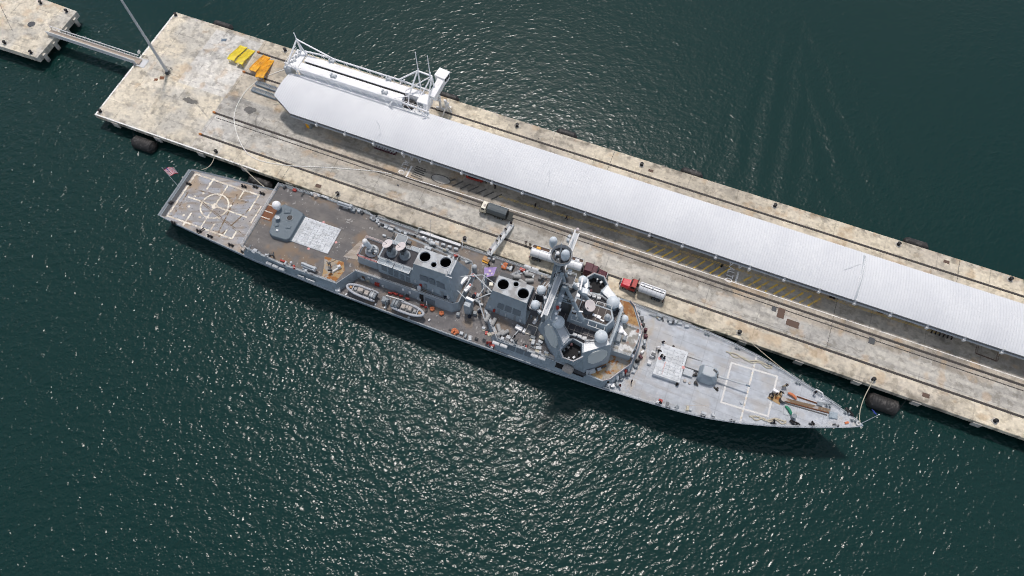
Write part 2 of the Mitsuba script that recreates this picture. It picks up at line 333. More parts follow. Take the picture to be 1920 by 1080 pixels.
def quadpt(Q, s, t):
    a, b, c, d = [np.asarray(q, float) for q in Q]; return (a * (1 - s) + b * s) * (1 - t) + (d * (1 - s) + c * s) * t
def panel(Q, st, d=.06, out=None):
    """polygon st in the face Q (p00,p10,p11,p01), raised d along its outward normal"""
    st = np.asarray(st, float); P = np.array([quadpt(Q, s, t) for s, t in st])
    nn = np.cross(np.asarray(Q[1], float) - Q[0], np.asarray(Q[3], float) - Q[0]); nn /= np.linalg.norm(nn)
    if out is not None and nn @ np.asarray(out, float) < 0: nn = -nn
    n = len(st); f = []
    V = np.vstack([P - nn * .05, P + nn * d]); t = cap(st)
    w = np.cross(V[n + t[0][1]] - V[n + t[0][0]], V[n + t[0][2]] - V[n + t[0][0]]) @ nn
    if w < 0: t = t[:, ::-1]
    f += (t + n).tolist()
    for j in range(n):
        a, b = j, (j + 1) % n; f += [[a, b, b + n], [a, b + n, a + n]]
    m = tm(V, f); fix = np.cross(V[b] - V[a], V[a + n] - V[a]) @ (V[a] - P.mean(0))
    if fix < 0: m.faces[len(t):] = m.faces[len(t):, ::-1]
    return m
def srect(s0, s1, t0, t1): return [(s0, t0), (s1, t0), (s1, t1), (s0, t1)]
def mani(m):
    mm = trimesh.Trimesh(m.vertices, m.faces, process=True)
    return m3.Manifold(m3.Mesh(np.asarray(mm.vertices, np.float32), np.asarray(mm.faces, np.uint32)))
def unman(M):
    k = M.to_mesh(); return tm(k.vert_properties[:, :3], k.tri_verts)

# ---------------- names and labels ----------------
USED = {}
def numbered(name):
    k = USED.get(name, 0); USED[name] = k + 1
    return name if k == 0 else f'{name}_{k:03d}'
def thing(name, label, cat_, group=None):
    key = numbered(name); labels[key] = {'label': label, 'category': cat_}
    if group: labels[key]['group'] = group
    return key
def put(key, mesh, m, smooth=False, color=None):
    if FRAME[0] is not None: mesh = xf(mesh, FRAME[0])
    scene[key] = mikit.ply(mesh, MATS[m], smooth=smooth, color=color); return key
def part(parent, name, mesh, m, smooth=False, label=None, stuff=False):
    key = numbered(parent + '__' + name)
    put(key, mesh, m, smooth)
    if label: labels.setdefault(key, {})['label'] = label
    if stuff: labels.setdefault(key, {})['kind'] = 'stuff'
    return key
def single(name, mesh, m, label, cat_, group=None, smooth=False):
    return put(thing(name, label, cat_, group), mesh, m, smooth)
def struct(name, mesh, m, smooth=False):
    key = numbered(name); labels[key] = {'kind': 'structure'}; return put(key, mesh, m, smooth)
def copies(root, mats, lab, group=None):
    """further copies of a thing: the same meshes under the next number with another placement"""
    out = []
    cat_ = labels[root]['category']
    base = root.rsplit('_', 1)[0] if root[-3:].isdigit() else root
    for i, M in enumerate(mats):
        key = thing(base, lab[i] if isinstance(lab, list) else lab, cat_, group)
        for k in [k for k in scene if k == root or k.startswith(root + '__')]:
            scene[key + k[len(root):]] = {**scene[k], 'to_world': T4(M)}
        out.append(key)
    return out

# ---------------- sea and pier ----------------
struct('sea', sheet([(-6000, -6000), (6000, -6000), (6000, 6000), (-6000, 6000)], 0.), 'sea')
FRAME[0] = DOCK
G = 3.5
pier = struct('pier', loft([rect(-31.9, 260, 12.5, 48.6), rect(-31.9, 260, 12.5, 48.6), rect(-31.82, 260, 12.58, 48.52)], [2.35, G - .08, G]), 'pier')
part(pier, 'edge_beam', cat(box(-31.3, 260, 13.1, 14.3, 1.3, 2.35), box(-31.3, 260, 46.8, 48.0, 1.3, 2.35), box(-31.3, -30.1, 14.3, 46.8, 1.3, 2.35)), 'concrete')
for i in range(24):
    for v in (14.6, 46.5):
        part(pier, 'pile', cyl((-29 + 12 * i, v, -3), (-29 + 12 * i, v, 1.3), .55, n=10), 'concrete', True)
for i in range(6): part(pier, 'pile', cyl((-29.6, 17 + 5 * i, -3), (-29.6, 17 + 5 * i, 1.3), .55, n=10), 'concrete', True)
for i in range(20):
    part(pier, 'fender_block', box(-27 + 12 * i, -25.2 + 12 * i, 12.22, 12.498, 1.6, 3.1), 'concrete')
z1 = G + .006
def strip(u0, u1, v, w, z, m, name): part(pier, name, box(u0, u1, v - w / 2, v + w / 2, G - .05, z), m)
for v, u0 in ((16.8, -4.3), (23.65, -4.6), (44.35, -4.1), (37.4, -4.3)):
    strip(u0, 260, v, .58, z1, 'black_line', 'rail_slot'); strip(u0, 260, v, .15, z1 + .05, 'rail', 'crane_rail')
    part(pier, 'rail_stop', cat(cbox(u0 - .1, v, G - .02, .5, .4, .5, ch=.06), cbox(u0 - .45, v, G - .02, .3, .3, .3)), 'rust_orange')
strip(-3.6, 260, 22.5, .22, z1, 'black_line', 'cable_slot')
for a, b in zip([(46.7, 23.75), (60, 24.2), (83, 24.65), (132, 25.0)], [(60, 24.2), (83, 24.65), (132, 25.0), (260, 25.1)]):
    L = math.hypot(b[0] - a[0], b[1] - a[1]); part(pier, 'white_line', xf(box(0, L, -.09, .09, -.05, .010), move(a[0], a[1], G, math.atan2(b[1] - a[1], b[0] - a[0]))), 'white_line')
for u, v0, v1 in ((46.75, 23.6, 27.1), (125.1, 25.1, 27.9)): part(pier, 'stop_line', box(u - .2, u + .2, v0, v1, G - .05, G + .012), 'white_line')
for u, v in ((44.45, 28.1), (122.85, 28.5)):
    t = meshkit.text_mesh('ALTO', 1.35, .03, bold=True); t = tm(t.vertices * [.80, 1.05, 1], t.faces)
    part(pier, 'lettering', xf(t, move(u, v, G - .018, -math.pi / 2)), 'white_line')
def bar(u0, v0, u1, v1, w, m, name, z=.008):
    L = math.hypot(u1 - u0, v1 - v0); part(pier, name, xf(box(0, L, -w / 2, w / 2, -.05, z), move(u0, v0, G, math.atan2(v1 - v0, u1 - u0))), m)
for i in range(10): bar(104.7 + 1.83 * i, 25.2, 106.6 + 1.83 * i, 27.5 + .05 * i, .36, 'yellow_line', 'hatch_line')
for i in range(9): bar(126.0 + 1.86 * i, 25.3, 128.2 + 1.86 * i, 28.0, .40, 'yellow_line', 'hatch_line')
for k in range(2):
    bar(69, 26.6 + .3 * k, 104, 27.9 + .3 * k, .10, 'yellow_line', 'yellow_line'); bar(104, 27.9 + .3 * k, 168, 28.9 + .3 * k, .10, 'yellow_line', 'yellow_line')
for u, v in ((165.3, 29.0), (175.5, 27.4), (179.7, 27.2)):
    for k in range(2): bar(u + .35 * k, v, u + .35 * k + .2, v + 1.7, .12, 'brown_plate', 'faded_line')
bar(175.6, 27.3, 180, 27.1, .3, 'brown_plate', 'faded_line')
for i in range(7): bar(55.9 + 1.95 * i, 25.3, 57.7 + 1.95 * i, 27.5, .42 - .02 * i, 'faded_black', 'painted_out_line')
for i in range(6): bar(47.6 + .1 * (i % 3), 24.6 + .55 * i, 50.7 - .4 * (i % 2), 24.45 + .55 * i, .28, 'faded_black', 'painted_out_line', .007)
part(pier, 'oval_patch', prism([(54.6 + 2.3 * math.cos(t) ** 1 * (1 if abs(math.cos(t)) < .8 else .98), 26.1 + 1.0 * math.sin(t)) for t in np.linspace(0, 2 * math.pi, 28)[:-1]], G - .05, G + .012), 'concrete')
part(pier, 'painted_out_line', prism([(54.6 + 2.5 * math.cos(t), 26.1 + 1.2 * math.sin(t)) for t in np.linspace(0, 2 * math.pi, 28)[:-1]], G - .05, G + .006), 'faded_black')
for u, a, b in ((146.5, 17.2, 30.0), (20.0, 12.6, 16.4), (90.0, 40.2, 48.4), (170.0, 40.2, 48.4)): bar(u, a, u, b, .09, 'black_line', 'joint_seal', .007)
def plate(u, v, lu, lv, a=0., m='brown_plate'):
    part(pier, 'cover_plate', xf(box(-lu / 2, lu / 2, -lv / 2, lv / 2, -.05, .02, .01), move(u, v, G, a)), m)
for q in ((28.8, 14.1, 1.4, .9), (135.9, 21.5, 1.5, 2.4), (138.7, 20.0, 2.7, 1.5), (155.0, 22.2, 1.3, 1.5, 0, 'dark_gray'), (167.2, 14.3, 1.45, .95), (167.3, 46.9, 1.3, .8), (99.6, 46.2, 1.2, .7), (134.3, 21.9, 1.0, 1.1, 0, 'dark_gray'),
          (-23.9, 27.3, .9, .8, .3, 'rust'), (-22.8, 28.3, 1.1, 1.0, .3, 'rust'), (71.9, 45.2, .3, .3, 0, 'black'), (46.0, 21.0, .5, .4, 0, 'dark_gray')): plate(*q)

part(pier, 'edge_strip', cat(box(-31.86, -31.5, 12.54, 48.56, G - .05, G + .014), box(-31.5, 14, 12.54, 12.86, G - .05, G + .014)), 'white_line')
# bollards
def bollard_mesh():
    return lathe([(.01, 0), (.42, 0), (.40, .1), (.28, .18), (.26, .5), (.36, .62), (.44, .74), (.36, .86), (.01, .9)], n=14)
FRAME[0] = None
def place(key, M):
    for k in scene:
        if k == key or k.startswith(key + '__'): scene[k]['to_world'] = T4(M)
BS = [(-30.9, 13.8, 'south-west corner of the pier'), (1.8, 13.7, 'south pier edge holding the warship stern line'), (34.1, 13.7, 'south edge of the pier beside the warship aft deck'),
      (66.0, 13.5, 'south pier edge between army truck and funnels'), (97.4, 13.6, 'south edge of the pier behind the radar mast'), (128.6, 13.9, 'south pier edge holding two bow lines'), (156.6, 13.7, 'south pier edge holding the bow tip rope'),
      (180.7, 13.9, 'south edge of the pier beyond the bow, farthest right'), (-31.0, 47.6, 'north-west corner of the pier'), (1.8, 47.4, 'north edge of the pier beside the white boarding bridge end frame'),
      (65.7, 46.8, 'north edge of the pier just right of the boarding bridge cabin'), (97.1, 46.9, 'north edge of the pier beside a small rusty plate'), (128.8, 47.2, 'north pier edge midway along, right of a fender'),
      (156.7, 47.4, 'north edge of the pier touching the fender at the far right'), (180.7, 47.5, 'north edge of the pier at the right border of the picture'),
      (-66.7, 38.2, 'north edge of the detached platform, left one'), (-58.5, 38.2, 'north-east corner of the detached platform'), (-66.7, 23.3, 'south edge of the detached platform, left one'), (-58.4, 23.1, 'south-east corner of the detached platform')]
for i, (u, v, w) in enumerate(BS):
    if i == 0:
        b0 = thing('bollard', 'black bollard at the ' + w, 'bollard', 'mooring bollards'); put(b0 + '__post', bollard_mesh(), 'black', 40); put(b0 + '__base', box(-.62, .62, -.62, .62, -.05, .10, .03), 'concrete')
        place(b0, DOCK @ move(u, v, G, .2))
    else: copies(b0, [DOCK @ move(u, v, G, .2 + i)], 'black bollard at the ' + w, 'mooring bollards')
FRAME[0] = DOCK
# fenders
def fender_mesh(L, r, n=9):
    p = [(0.01, -L / 2 - .35), (.3 * r, -L / 2 - .35), (.75 * r, -L / 2 - .1), (r, -L / 2 + .35)]
    for i in range(n): z = -L / 2 + .5 + (L - 1) * i / (n - 1); p += [(r, z - .12), (r * 1.035, z), (r, z + .12)]
    p += [(r, L / 2 - .35), (.75 * r, L / 2 - .1), (.3 * r, L / 2 + .35), (.01, L / 2 + .35)]
    m = lathe(p, n=24); return tm(m.vertices[:, [2, 0, 1]], m.faces)
for u, v, L, r, z, lab in ((-17.7, 10.6, 5.6, 1.55, .75, 'black rubber fender with pale streaks floating off the left end of the pier'), (14.2, 11.2, 5.6, 1.25, .7, 'black rubber fender squeezed between the warship stern and the pier'),
        (160.4, 10.6, 5.8, 1.6, .7, 'large black rubber fender floating ahead of the warship bow'), (-18.4, 49.75, 5.0, 1.0, 2.3, 'dark fender on the north pier edge above the yellow ramps'),
        (46.4, 49.75, 4.6, .95, 2.3, 'dark fender on the north pier edge below the boarding bridge cabin'), (77.5, 49.75, 4.4, 1.0, 2.3, 'dark fender on the north pier edge left of the canopy middle'),
        (108.8, 49.75, 4.6, 1.0, 2.3, 'dark fender on the north pier edge near the small rusty plate'), (160.8, 49.75, 4.8, 1.05, 2.3, 'dark fender on the north pier edge at the far right')):
    f = thing('pier_fender', lab, 'fender', 'fenders along the pier')
    put(f + '__body', xf(fender_mesh(L, r), move(u, v, z)), 'rubber', 35)
    s = 1 if v > 30 else -1; yw = 48.6 if v > 30 else 12.5
    put(f + '__chain', cat(cyl((u - L / 2 - .3, v, z + .1), (u - L / 2 - .8, yw, 2.6), .07), cyl((u + L / 2 + .3, v, z + .1), (u + L / 2 + .8, yw, 2.6), .07)), 'black')

# detached mooring platform, footbridge, floodlight mast
pl = thing('mooring_platform', 'square weathered concrete platform standing alone in the water, upper left', 'platform')
q = [(-82, 21.8), (-56.1, 22.3), (-56.2, 39.3), (-72.5, 39.9), (-82, 32.5)]
put(pl + '__slab', loft([q, q], [1.9, G]), 'pier')
for u, v in ((-78, 24.5), (-68, 24.5), (-58.8, 24.5), (-58.8, 31), (-58.8, 37), (-68, 37)): part(pl, 'pile', cyl((u, v, -3), (u, v, 1.9), .6), 'concrete', True)
for v in (24.2, 28.5, 33.5, 37.2): part(pl, 'fender_block', box(-56.09, -55.6, v - .45, v + .45, .6, 3.0), 'concrete')
part(pl, 'joint_seal', xf(box(0, 12, -.05, .05, -.05, .007), move(-77.5, 34.5, G, -.62)), 'black_line')
part(pl, 'cover_plate', prism(circ(-64.6, 31.2, 1.0, 14), G - .05, G + .006), 'dark_gray')
br = thing('footbridge', 'narrow steel footbridge with white lattice sides linking the platform to the pier', 'footbridge')
put(br + '__deck', box(-58.2, -30.4, 29.75, 31.35, 3.75, 3.95), 'path')
for v, nm in ((29.65, 'side_truss'), (31.45, 'side_truss')):
    ms = [beam((-58, v, 5.0), (-31, v, 5.0), .16), beam((-58, v, 3.8), (-31, v, 3.8), .2)]
    n = 18
    for i in range(n):
        a, b = -58 + 27 * i / n, -58 + 27 * (i + 1) / n
        ms += [beam((a, v, 3.8), (a, v, 5.0), .09), beam((a, v, 3.8), (b, v, 5.0) if i % 2 else (b, v, 5.0), .07)]
        if v < 30: part(br, 'side_panel', box(a + .1, b - .1, v - .03, v + .03, 3.95, 4.75), 'pale')
    part(br, nm, cat(ms), 'pale')
part(br, 'landing', box(-31.2, -28.9, 29.3, 31.9, 3.42, 3.62), 'pale')
part(br, 'handrail', rail([(-30.8, 32.1, 3.6), (-29.2, 32.1, 3.6)], 1.1, .03), 'dark_gray')
part(br, 'handrail', rail([(-31.4, 29.2, 3.6), (-30.6, 28.4, 3.6)], 1.1, .03), 'dark_gray')
single('notice_board', cat(box(-31.6, -31.5, 32.0, 32.9, 4.6, 5.4), cyl((-31.55, 32.45, 3.4), (-31.55, 32.45, 4.7), .05)), 'pale', 'small pale notice board on a post beside the footbridge landing', 'sign')
lm = thing('floodlight_mast', 'tall grey tapered steel mast standing on the left end of the pier', 'light mast')
put(lm + '__pole', lathe([(.01, G), (.42, G), (.40, G + .05), (.19, 36), (.01, 36)], -22.4, 30.3, 12), 'light_gray', 40)
part(lm, 'base', lathe([(.01, G - .03), (.75, G - .03), (.75, G + .10), (.5, G + .14), (.5, G + .6), (.01, G + .6)], -22.4, 30.3, 16), 'dark_gray', 40)
part(lm, 'guard_rail', rail([(-23.2, 29.7, G), (-23.2, 31.4, G), (-21.6, 31.4, G), (-21.6, 29.7, G)], 1.0, .03), 'dark_gray')
for a in range(6): part(lm, 'floodlight', cbox(-22.4 + 1.3 * math.cos(a * 1.05), 30.3 + 1.3 * math.sin(a * 1.05), 35.2, .5, .4, .5, a * 1.05), 'light_gray')
part(lm, 'head_frame', lathe([(1.25, 35.7), (1.35, 35.7), (1.35, 35.85), (1.25, 35.85), (1.25, 35.7)], -22.4, 30.3, 16), 'light_gray')

# ---------------- canopy ----------------
cp = thing('walkway_canopy', 'very long pale ribbed metal canopy roof running the length of the pier', 'canopy')
U0, U1, RIB = 10.0, 260.0, .56
def roof_edge(u):
    lo = 27.35 if u > 15.6 else 27.35 + (15.6 - u) / 5.6 * 2.85
    hi = min(39.3, 38.75 + max(0, u - 14.2) * .02) if u > 14.2 else 38.75 - (14.2 - u) / 4.2 * 1.0
    return lo, hi
def roof_z(v): s = (v - 27.35) / 11.9; return 8.3 + 1.15 * (1 - (2 * s - 1) ** 2) * 1.0
us, zo = [], []
k = 0
while U0 + k * RIB < U1:
    u = U0 + k * RIB; us += [u, u + .36, u + .42, u + .50]; zo += [0, 0, .014, .014]; k += 1
NV = 12; V = []
for u, h in zip(us, zo):
    lo, hi = roof_edge(u)
    for j in range(NV + 1):
        v = lo + (hi - lo) * j / NV; V.append((u, v, roof_z(v) + h))
V = np.array(V); n0 = NV + 1; F = []
I, J = np.meshgrid(np.arange(len(us) - 1), np.arange(NV), indexing='ij'); a = (I * n0 + J).ravel()
F = np.vstack([np.c_[a, a + n0, a + n0 + 1], np.c_[a, a + n0 + 1, a + 1]])
low = V - [0, 0, .12]; N = len(V)
put(cp + '__roof', tm(np.vstack([V, low]), np.vstack([F, F[:, ::-1] + N])), 'roof')
part(cp, 'expansion_joint', loft([[(148.2, roof_edge(148)[0] + 11.05 * j / 10, roof_z(27.35 + 11.05 * j / 10) + .02) for j in range(11)] + [(148.65, 27.35 + 11.05 * j / 10, roof_z(27.35 + 11.05 * j / 10) + .02) for j in range(10, -1, -1)],
    [(148.2, 27.35 + 11.05 * j / 10, roof_z(27.35 + 11.05 * j / 10) + .12) for j in range(11)] + [(148.65, 27.35 + 11.05 * j / 10, roof_z(27.35 + 11.05 * j / 10) + .12) for j in range(10, -1, -1)]]), 'light_gray')
part(cp, 'fascia', cat(box(15.6, 260, 27.38, 27.5, 7.55, 8.22), box(14.2, 260, 38.25, 38.37, 7.55, 8.22), beam((10.05, 30.25, 7.9), (15.6, 27.45, 7.9), .12, .6), beam((10.05, 30.25, 7.9), (10.05, 37.2, 7.9), .12, .6), beam((10.05, 37.2, 7.9), (14.2, 38.3, 7.9), .12, .6)), 'shade_gray')
part(cp, 'gutter', box(15.6, 260, 27.10, 27.37, 7.36, 7.56), 'light_gray')
part(cp, 'gutter', box(14.2, 260, 38.38, 38.6, 7.36, 7.56), 'light_gray')
i = 0
for u in np.arange(22.6, 260, 7.42):
    part(cp, 'rainwater_head', cat(box(u - .28, u + .28, 26.85, 27.5, 7.1, 7.75, .04), box(u - .16, u + .16, 27.3, 27.75, 7.75, 8.55, .03)), 'pale')
    for v in (29.4, 36.4): part(cp, 'column', cyl((u, v, G), (u, v, roof_z(v) - .15), .16, n=8), 'pale', True)
    part(cp, 'rafter', cat(beam((u, 27.5, 8.0), (u, 32.9, 9.2), .18, .3), beam((u, 32.9, 9.2), (u, 38.3, 8.0), .18, .3)), 'pale')
def antenna(pts, lab): single('roof_wire', tube(pts, .035, 5), 'light_gray', lab, 'wire')
antenna([(36, 32.2, 9.5), (37.5, 31.0, 9.7), (38.6, 29.3, 9.35), (38.4, 28.6, 9.0)], 'loose grey wire lying on the left part of the canopy roof')
antenna([(78.5, 33.8, 9.6), (79.3, 31.4, 9.6), (79.6, 30.0, 9.4)], 'loose grey wire lying on the middle of the canopy roof')
antenna([(147.7, 35.5, 9.4), (145.7, 33.6, 9.55), (144.6, 32.7, 9.6)], 'loose grey wire lying on the canopy roof beside the expansion joint')

# ---------------- boarding bridge ----------------
bb = thing('boarding_bridge', 'white steel passenger boarding bridge on rails behind the canopy', 'boarding bridge')
for v0, v1 in ((38.75, 40.6), (41.15, 43.1)):
    part(bb, 'tunnel', box(12.2 if v0 < 40 else 12.6, 39.6 if v0 < 40 else 43.0, v0, v1, 7.8, 10.5, .06), 'white')
for v in (41.13, 43.12): part(bb, 'gap_shade_panel', box(12.9, 39.4, v - .03, v + .03, 8.3, 10.36), 'dark_gray')  # dark panels paint the shade of the gaps onto the tunnel sides
part(bb, 'link_floor', box(12.2, 43, 40.6, 41.15, 7.8, 8.1), 'dark_gray')  # dark floor colour adds painted shade between the two tunnels
for v in (38.25, 43.95):
    part(bb, 'side_girder', cat(tube([(11.2, v, 10.4), (15, v, 10.9), (36.5, v, 10.9), (47, v, 10.2)], .21, 8), beam((10.5, v, 7.8), (47, v, 7.8), .3), *[beam((11.5 + 3.1 * i, v, 7.8), (13 + 3.1 * i, v, 10.8), .12) for i in range(11)], *[beam((13 + 3.1 * i, v, 10.8), (14.6 + 3.1 * i, v, 7.8), .12) for i in range(11)]), 'white')
for u, v in ((19.0, 43.4), (34.2, 43.4), (21.5, 39.4), (35.0, 39.4)):
    part(bb, 'hoist', cat(cbox(u, v, 10.5, .9, .55, .5, .5, .06), cyl((u + .5, v - .3, 10.75), (u + .5, v + .45, 10.75), .28), cbox(u - .5, v, 10.45, .3, .8, .85)), 'light_gray')
# left head frame
part(bb, 'end_platform', box(9.2, 12.1, 38.4, 43.9, 10.1, 10.45, .05), 'white')
part(bb, 'end_cabin', box(8.6, 10.4, 37.9, 39.9, 7.2, 10.1, .06), 'light_gray')
part(bb, 'head_frame', cat(beam((10.4, 43.9, 7.8), (10.2, 43.9, 14.3), .3), beam((10.2, 43.9, 14.0), (19.5, 43.95, 10.9), .26), beam((10.2, 43.9, 14.0), (12.3, 43.0, 10.4), .26), beam((10.2, 43.9, 14.0), (9.4, 38.4, 10.4), .3),
    beam((10.2, 43.9, 14.3), (9.6, 44.4, 15.6), .22), beam((9.3, 38.3, 7.6), (9.3, 38.3, 11.6), .25), beam((11.9, 38.3, 7.6), (11.9, 38.3, 11.2), .25), beam((9.3, 38.3, 11.4), (11.9, 38.3, 11.0), .18)), 'white')
part(bb, 'railing', rail([(9.2, 43.8, 10.4), (9.2, 38.4, 10.4), (12.1, 38.4, 10.4)], 1.1, .035, 1.2), 'white')
for i in range(8): part(bb, 'fitting', cbox(9.6 + .5 * (i % 3), 39.4 + .55 * i, 10.45, .5, .35, .35 + .1 * (i % 3), .4 * i, .04), 'pale')
# right portal: legs on the two rails, lattice, masts
legs = []
for u in (36.6, 46.6):
    for v in (37.4, 44.5): legs.append((u, v))
for u, v in legs: part(bb, 'leg', cat(beam((u, v, 4.3), (u, v, 9.0), .5, .45), beam((u, v, 8.8), (u + (1.2 if u < 40 else -1.0), v, 10.8), .3)), 'white')
for u, v in legs: part(bb, 'bogie', cat(cbox(u, v, 3.75, 2.4, .5, .7, 0, .08), *[cyl((u + k, v - .22, 3.9), (u + k, v + .22, 3.9), .34, n=12) for k in (-.8, .8)]), 'pale')
for u, v in ((11.0, 37.4), (11.0, 44.5)):
    part(bb, 'leg', beam((u, v, 4.3), (u, v, 9.0), .5, .45), 'white'); part(bb, 'bogie', cat(cbox(u, v, 3.75, 2.4, .5, .7, 0, .08), *[cyl((u + k, v - .22, 3.9), (u + k, v + .22, 3.9), .34, n=12) for k in (-.8, .8)]), 'pale')
part(bb, 'tower_truss', cat(beam((36.6, 43.9, 10.9), (41.5, 45.0, 14.8), .3), beam((41.5, 45.0, 14.8), (40.8, 40.5, 10.7), .28), beam((41.5, 45.0, 14.8), (45.0, 45.2, 14.3), .3), beam((45.0, 45.2, 14.3), (39.5, 41.3, 11.0), .2), beam((41.5, 45.0, 14.8), (42.2, 44.3, 10.0), .22),
    beam((41.5, 45.0, 14.8), (43.3, 42.2, 10.6), .2), beam((45, 45.2, 14.3), (43.4, 41.5, 10.6), .24), beam((45, 45.2, 14.3), (46.8, 43.0, 9.0), .34), beam((45, 45.2, 14.3), (46.2, 38.0, 9.5), .24), beam((40.8, 40.5, 10.7), (36.9, 38.4, 10.4), .16), beam((40.8, 40.6, 10.7), (41.2, 38.2, 7.9), .26), beam((43.3, 41.0, 10.6), (43.8, 38.0, 7.9), .3)), 'white')
for u in (41.6, 44.6): part(bb, 'mast', cat(cyl((u, 45.2, 11.0), (u - .2, 45.6, 20.2), .12, .10, 10), cyl((u - .1, 45.4, 14.6), (u - .1, 45.4, 15.1), .2)), 'white', 40)
part(bb, 'machine_room', box(43.2, 46.0, 39.6, 42.4, 8.6, 10.9, .08), 'white')
part(bb, 'machine_door', box(43.4, 44.8, 39.54, 39.62, 8.7, 10.6), 'mid_gray')
part(bb, 'opening', box(40.0, 42.2, 38.6, 40.6, 7.9, 9.2), 'black')
part(bb, 'arm_tunnel', loft([[(45.0, 42.0, 9.2), (47.4, 42.0, 9.2), (47.4, 42.0, 11.6), (45.0, 42.0, 11.6)], [(45.6, 46.6, 9.8), (48.0, 46.6, 9.8), (48.0, 46.6, 12.4), (45.6, 46.6, 12.4)]]) if False else cat(beam((46.0, 42.0, 10.6), (46.6, 47.0, 11.6), 1.7, 1.7)), 'white')
part(bb, 'cabin', xf(cat(box(-1.25, 1.35, -1.15, 1.15, 0, 2.0, .12), box(-1.4, 1.5, -1.3, 1.3, 2.0, 2.2, .06)), move(46.2, 48.0, 10.6, -.12)), 'white')
for k in range(3): part(bb, 'cabin_window', xf(box(1.35, 1.39, -1.0 + .7 * k, -.45 + .7 * k, .8, 1.7), move(46.2, 48.0, 10.6, -.12)), 'glass')
part(bb, 'drive_frame', cat(beam((48.2, 44.5, 4.0), (48.6, 43.3, 9.6), .35), beam((49.4, 44.5, 4.0), (48.8, 43.3, 9.6), .35), beam((48.2, 44.5, 6.0), (49.6, 44.5, 6.0), .2), beam((47.8, 42.4, 4.0), (49.4, 43.6, 8.6), .25)), 'white')
part(bb, 'stair', cat(*[box(44.0 + .28 * i, 44.3 + .28 * i, 36.7, 37.1, 3.6 + .35 * i, 3.66 + .35 * i) for i in range(12)]), 'pale', stuff=True)
part(bb, 'railing', rail([(36.8, 38.2, 10.5), (46.5, 38.2, 10.5)], 1.0, .03, 1.6), 'white')

# ---------------- yard things on the pier ----------------
def ramp(u, v, L, w, a, m, lab, cat_, grp, h=1.25):
    t = thing('steel_ramp', lab, cat_, grp); M = DOCK @ move(u, v, G, a); FRAME[0] = None
    P = lambda k, mesh, mm: part(t, k, xf(mesh, M), mm)
    pr = [(-L / 2, .10), (-L / 2 + .4, .16), (L / 2 - 1.3, h), (L / 2, h)]
    top = [(x, -w / 2, z) for x, z in pr] + [(x, w / 2, z) for x, z in reversed(pr)]; bot = [(x, y, z - .1) for x, y, z in top]
    P('deck_plate', loft([bot, top]), m)
    for s in (-1, 1): P('side_rail', cat(*[beam((p[0], s * (w / 2 + .04), p[1]), (q_[0], s * (w / 2 + .04), q_[1]), .1, .22) for p, q_ in zip(pr, pr[1:])]), m)
    for x in (L / 2 - .15, L / 2 - 1.6, L / 2 - 3.0):
        z = h if x > L / 2 - 1.3 else h - (L / 2 - 1.3 - x) / (L - 1.7) * (h - .16)
        for s in (-1, 1): P('leg', beam((x, s * (w / 2 - .1), 0), (x, s * (w / 2 - .1), z - .05), .1), m)
    for i in range(9): P('tread_bar', box(-L / 2 + .5 + i * (L - 2.2) / 9, -L / 2 + .56 + i * (L - 2.2) / 9, -w / 2, w / 2, .2 + (h - .18) * i / 9.3 + .02, .2 + (h - .18) * i / 9.3 + .10), m)
    FRAME[0] = DOCK
ramp(-8.8, 41.8, 5.9, 1.85, -math.pi / 2, 'yellow', 'yellow steel ramp, left one of the side by side pair', 'ramp', 'steel loading ramps')
ramp(-6.3, 41.5, 5.9, 1.85, -math.pi / 2 + .02, 'yellow', 'yellow steel ramp, right one of the side by side pair', 'ramp', 'steel loading ramps')
ramp(-1.9, 41.0, 6.0, 1.9, -math.pi / 2 - .08, 'orange_steel', 'orange steel ramp partly covered by another orange ramp', 'ramp', 'steel loading ramps', .9)
ramp(.35, 39.8, 7.0, 2.0, -math.pi / 2 + .19, 'orange_steel', 'orange steel ramp lying askew with its end across the other orange ramp', 'ramp', 'steel loading ramps', 1.5)
for k, (v, lab) in enumerate(((35.3, 'blue grey slatted rack near the canopy end, upper one'), (33.2, 'blue grey slatted rack near the canopy end, lower one'))):
    t = thing('slatted_rack', lab, 'rack', 'slatted racks on the pier')
    M = move(3.9, v, G, -.03); part(t, 'frame', xf(cat(box(-3.6, 3.6, -.62, -.5, .1, .5), box(-3.6, 3.6, .5, .62, .1, .5), box(-3.6, -3.5, -.5, .5, .1, .5), box(3.5, 3.6, -.5, .5, .1, .5), *[box(x, x + .12, -.5, .5, 0, .1) for x in (-3, 0, 3)]), M), 'blue_gray')
    for i in range(16): part(t, 'slat', xf(box(-3.4 + .43 * i, -3.16 + .43 * i, -.5, .5, .42, .49), M), 'mid_gray')
kq = thing('guard_booth', 'small grey booth with orange front beside the canopy end', 'booth')
put(kq + '__body', box(18.25, 19.75, 27.9, 29.5, G, G + 1.9, .05), 'mid_gray'); put(kq + '__roof', box(18.1, 19.9, 27.75, 29.65, G + 1.9, G + 2.1, .04), 'light_gray'); put(kq + '__door', box(18.4, 19.2, 27.84, 27.9, G + .05, G + 1.8), 'orange_steel'); put(kq + '__side_panel', box(18.19, 18.25, 28.1, 29.3, G + .1, G + 1.7), 'orange')
single('teal_cloth', cat(cbox(-14.8, 44.8, G, 1.3, .8, .12, .4, .03), cbox(-14.4, 45.0, G + .1, .6, .5, .1, .9, .03)), 'blue_gray', 'crumpled dark cloth lying near the north edge of the left pier end', 'cloth')
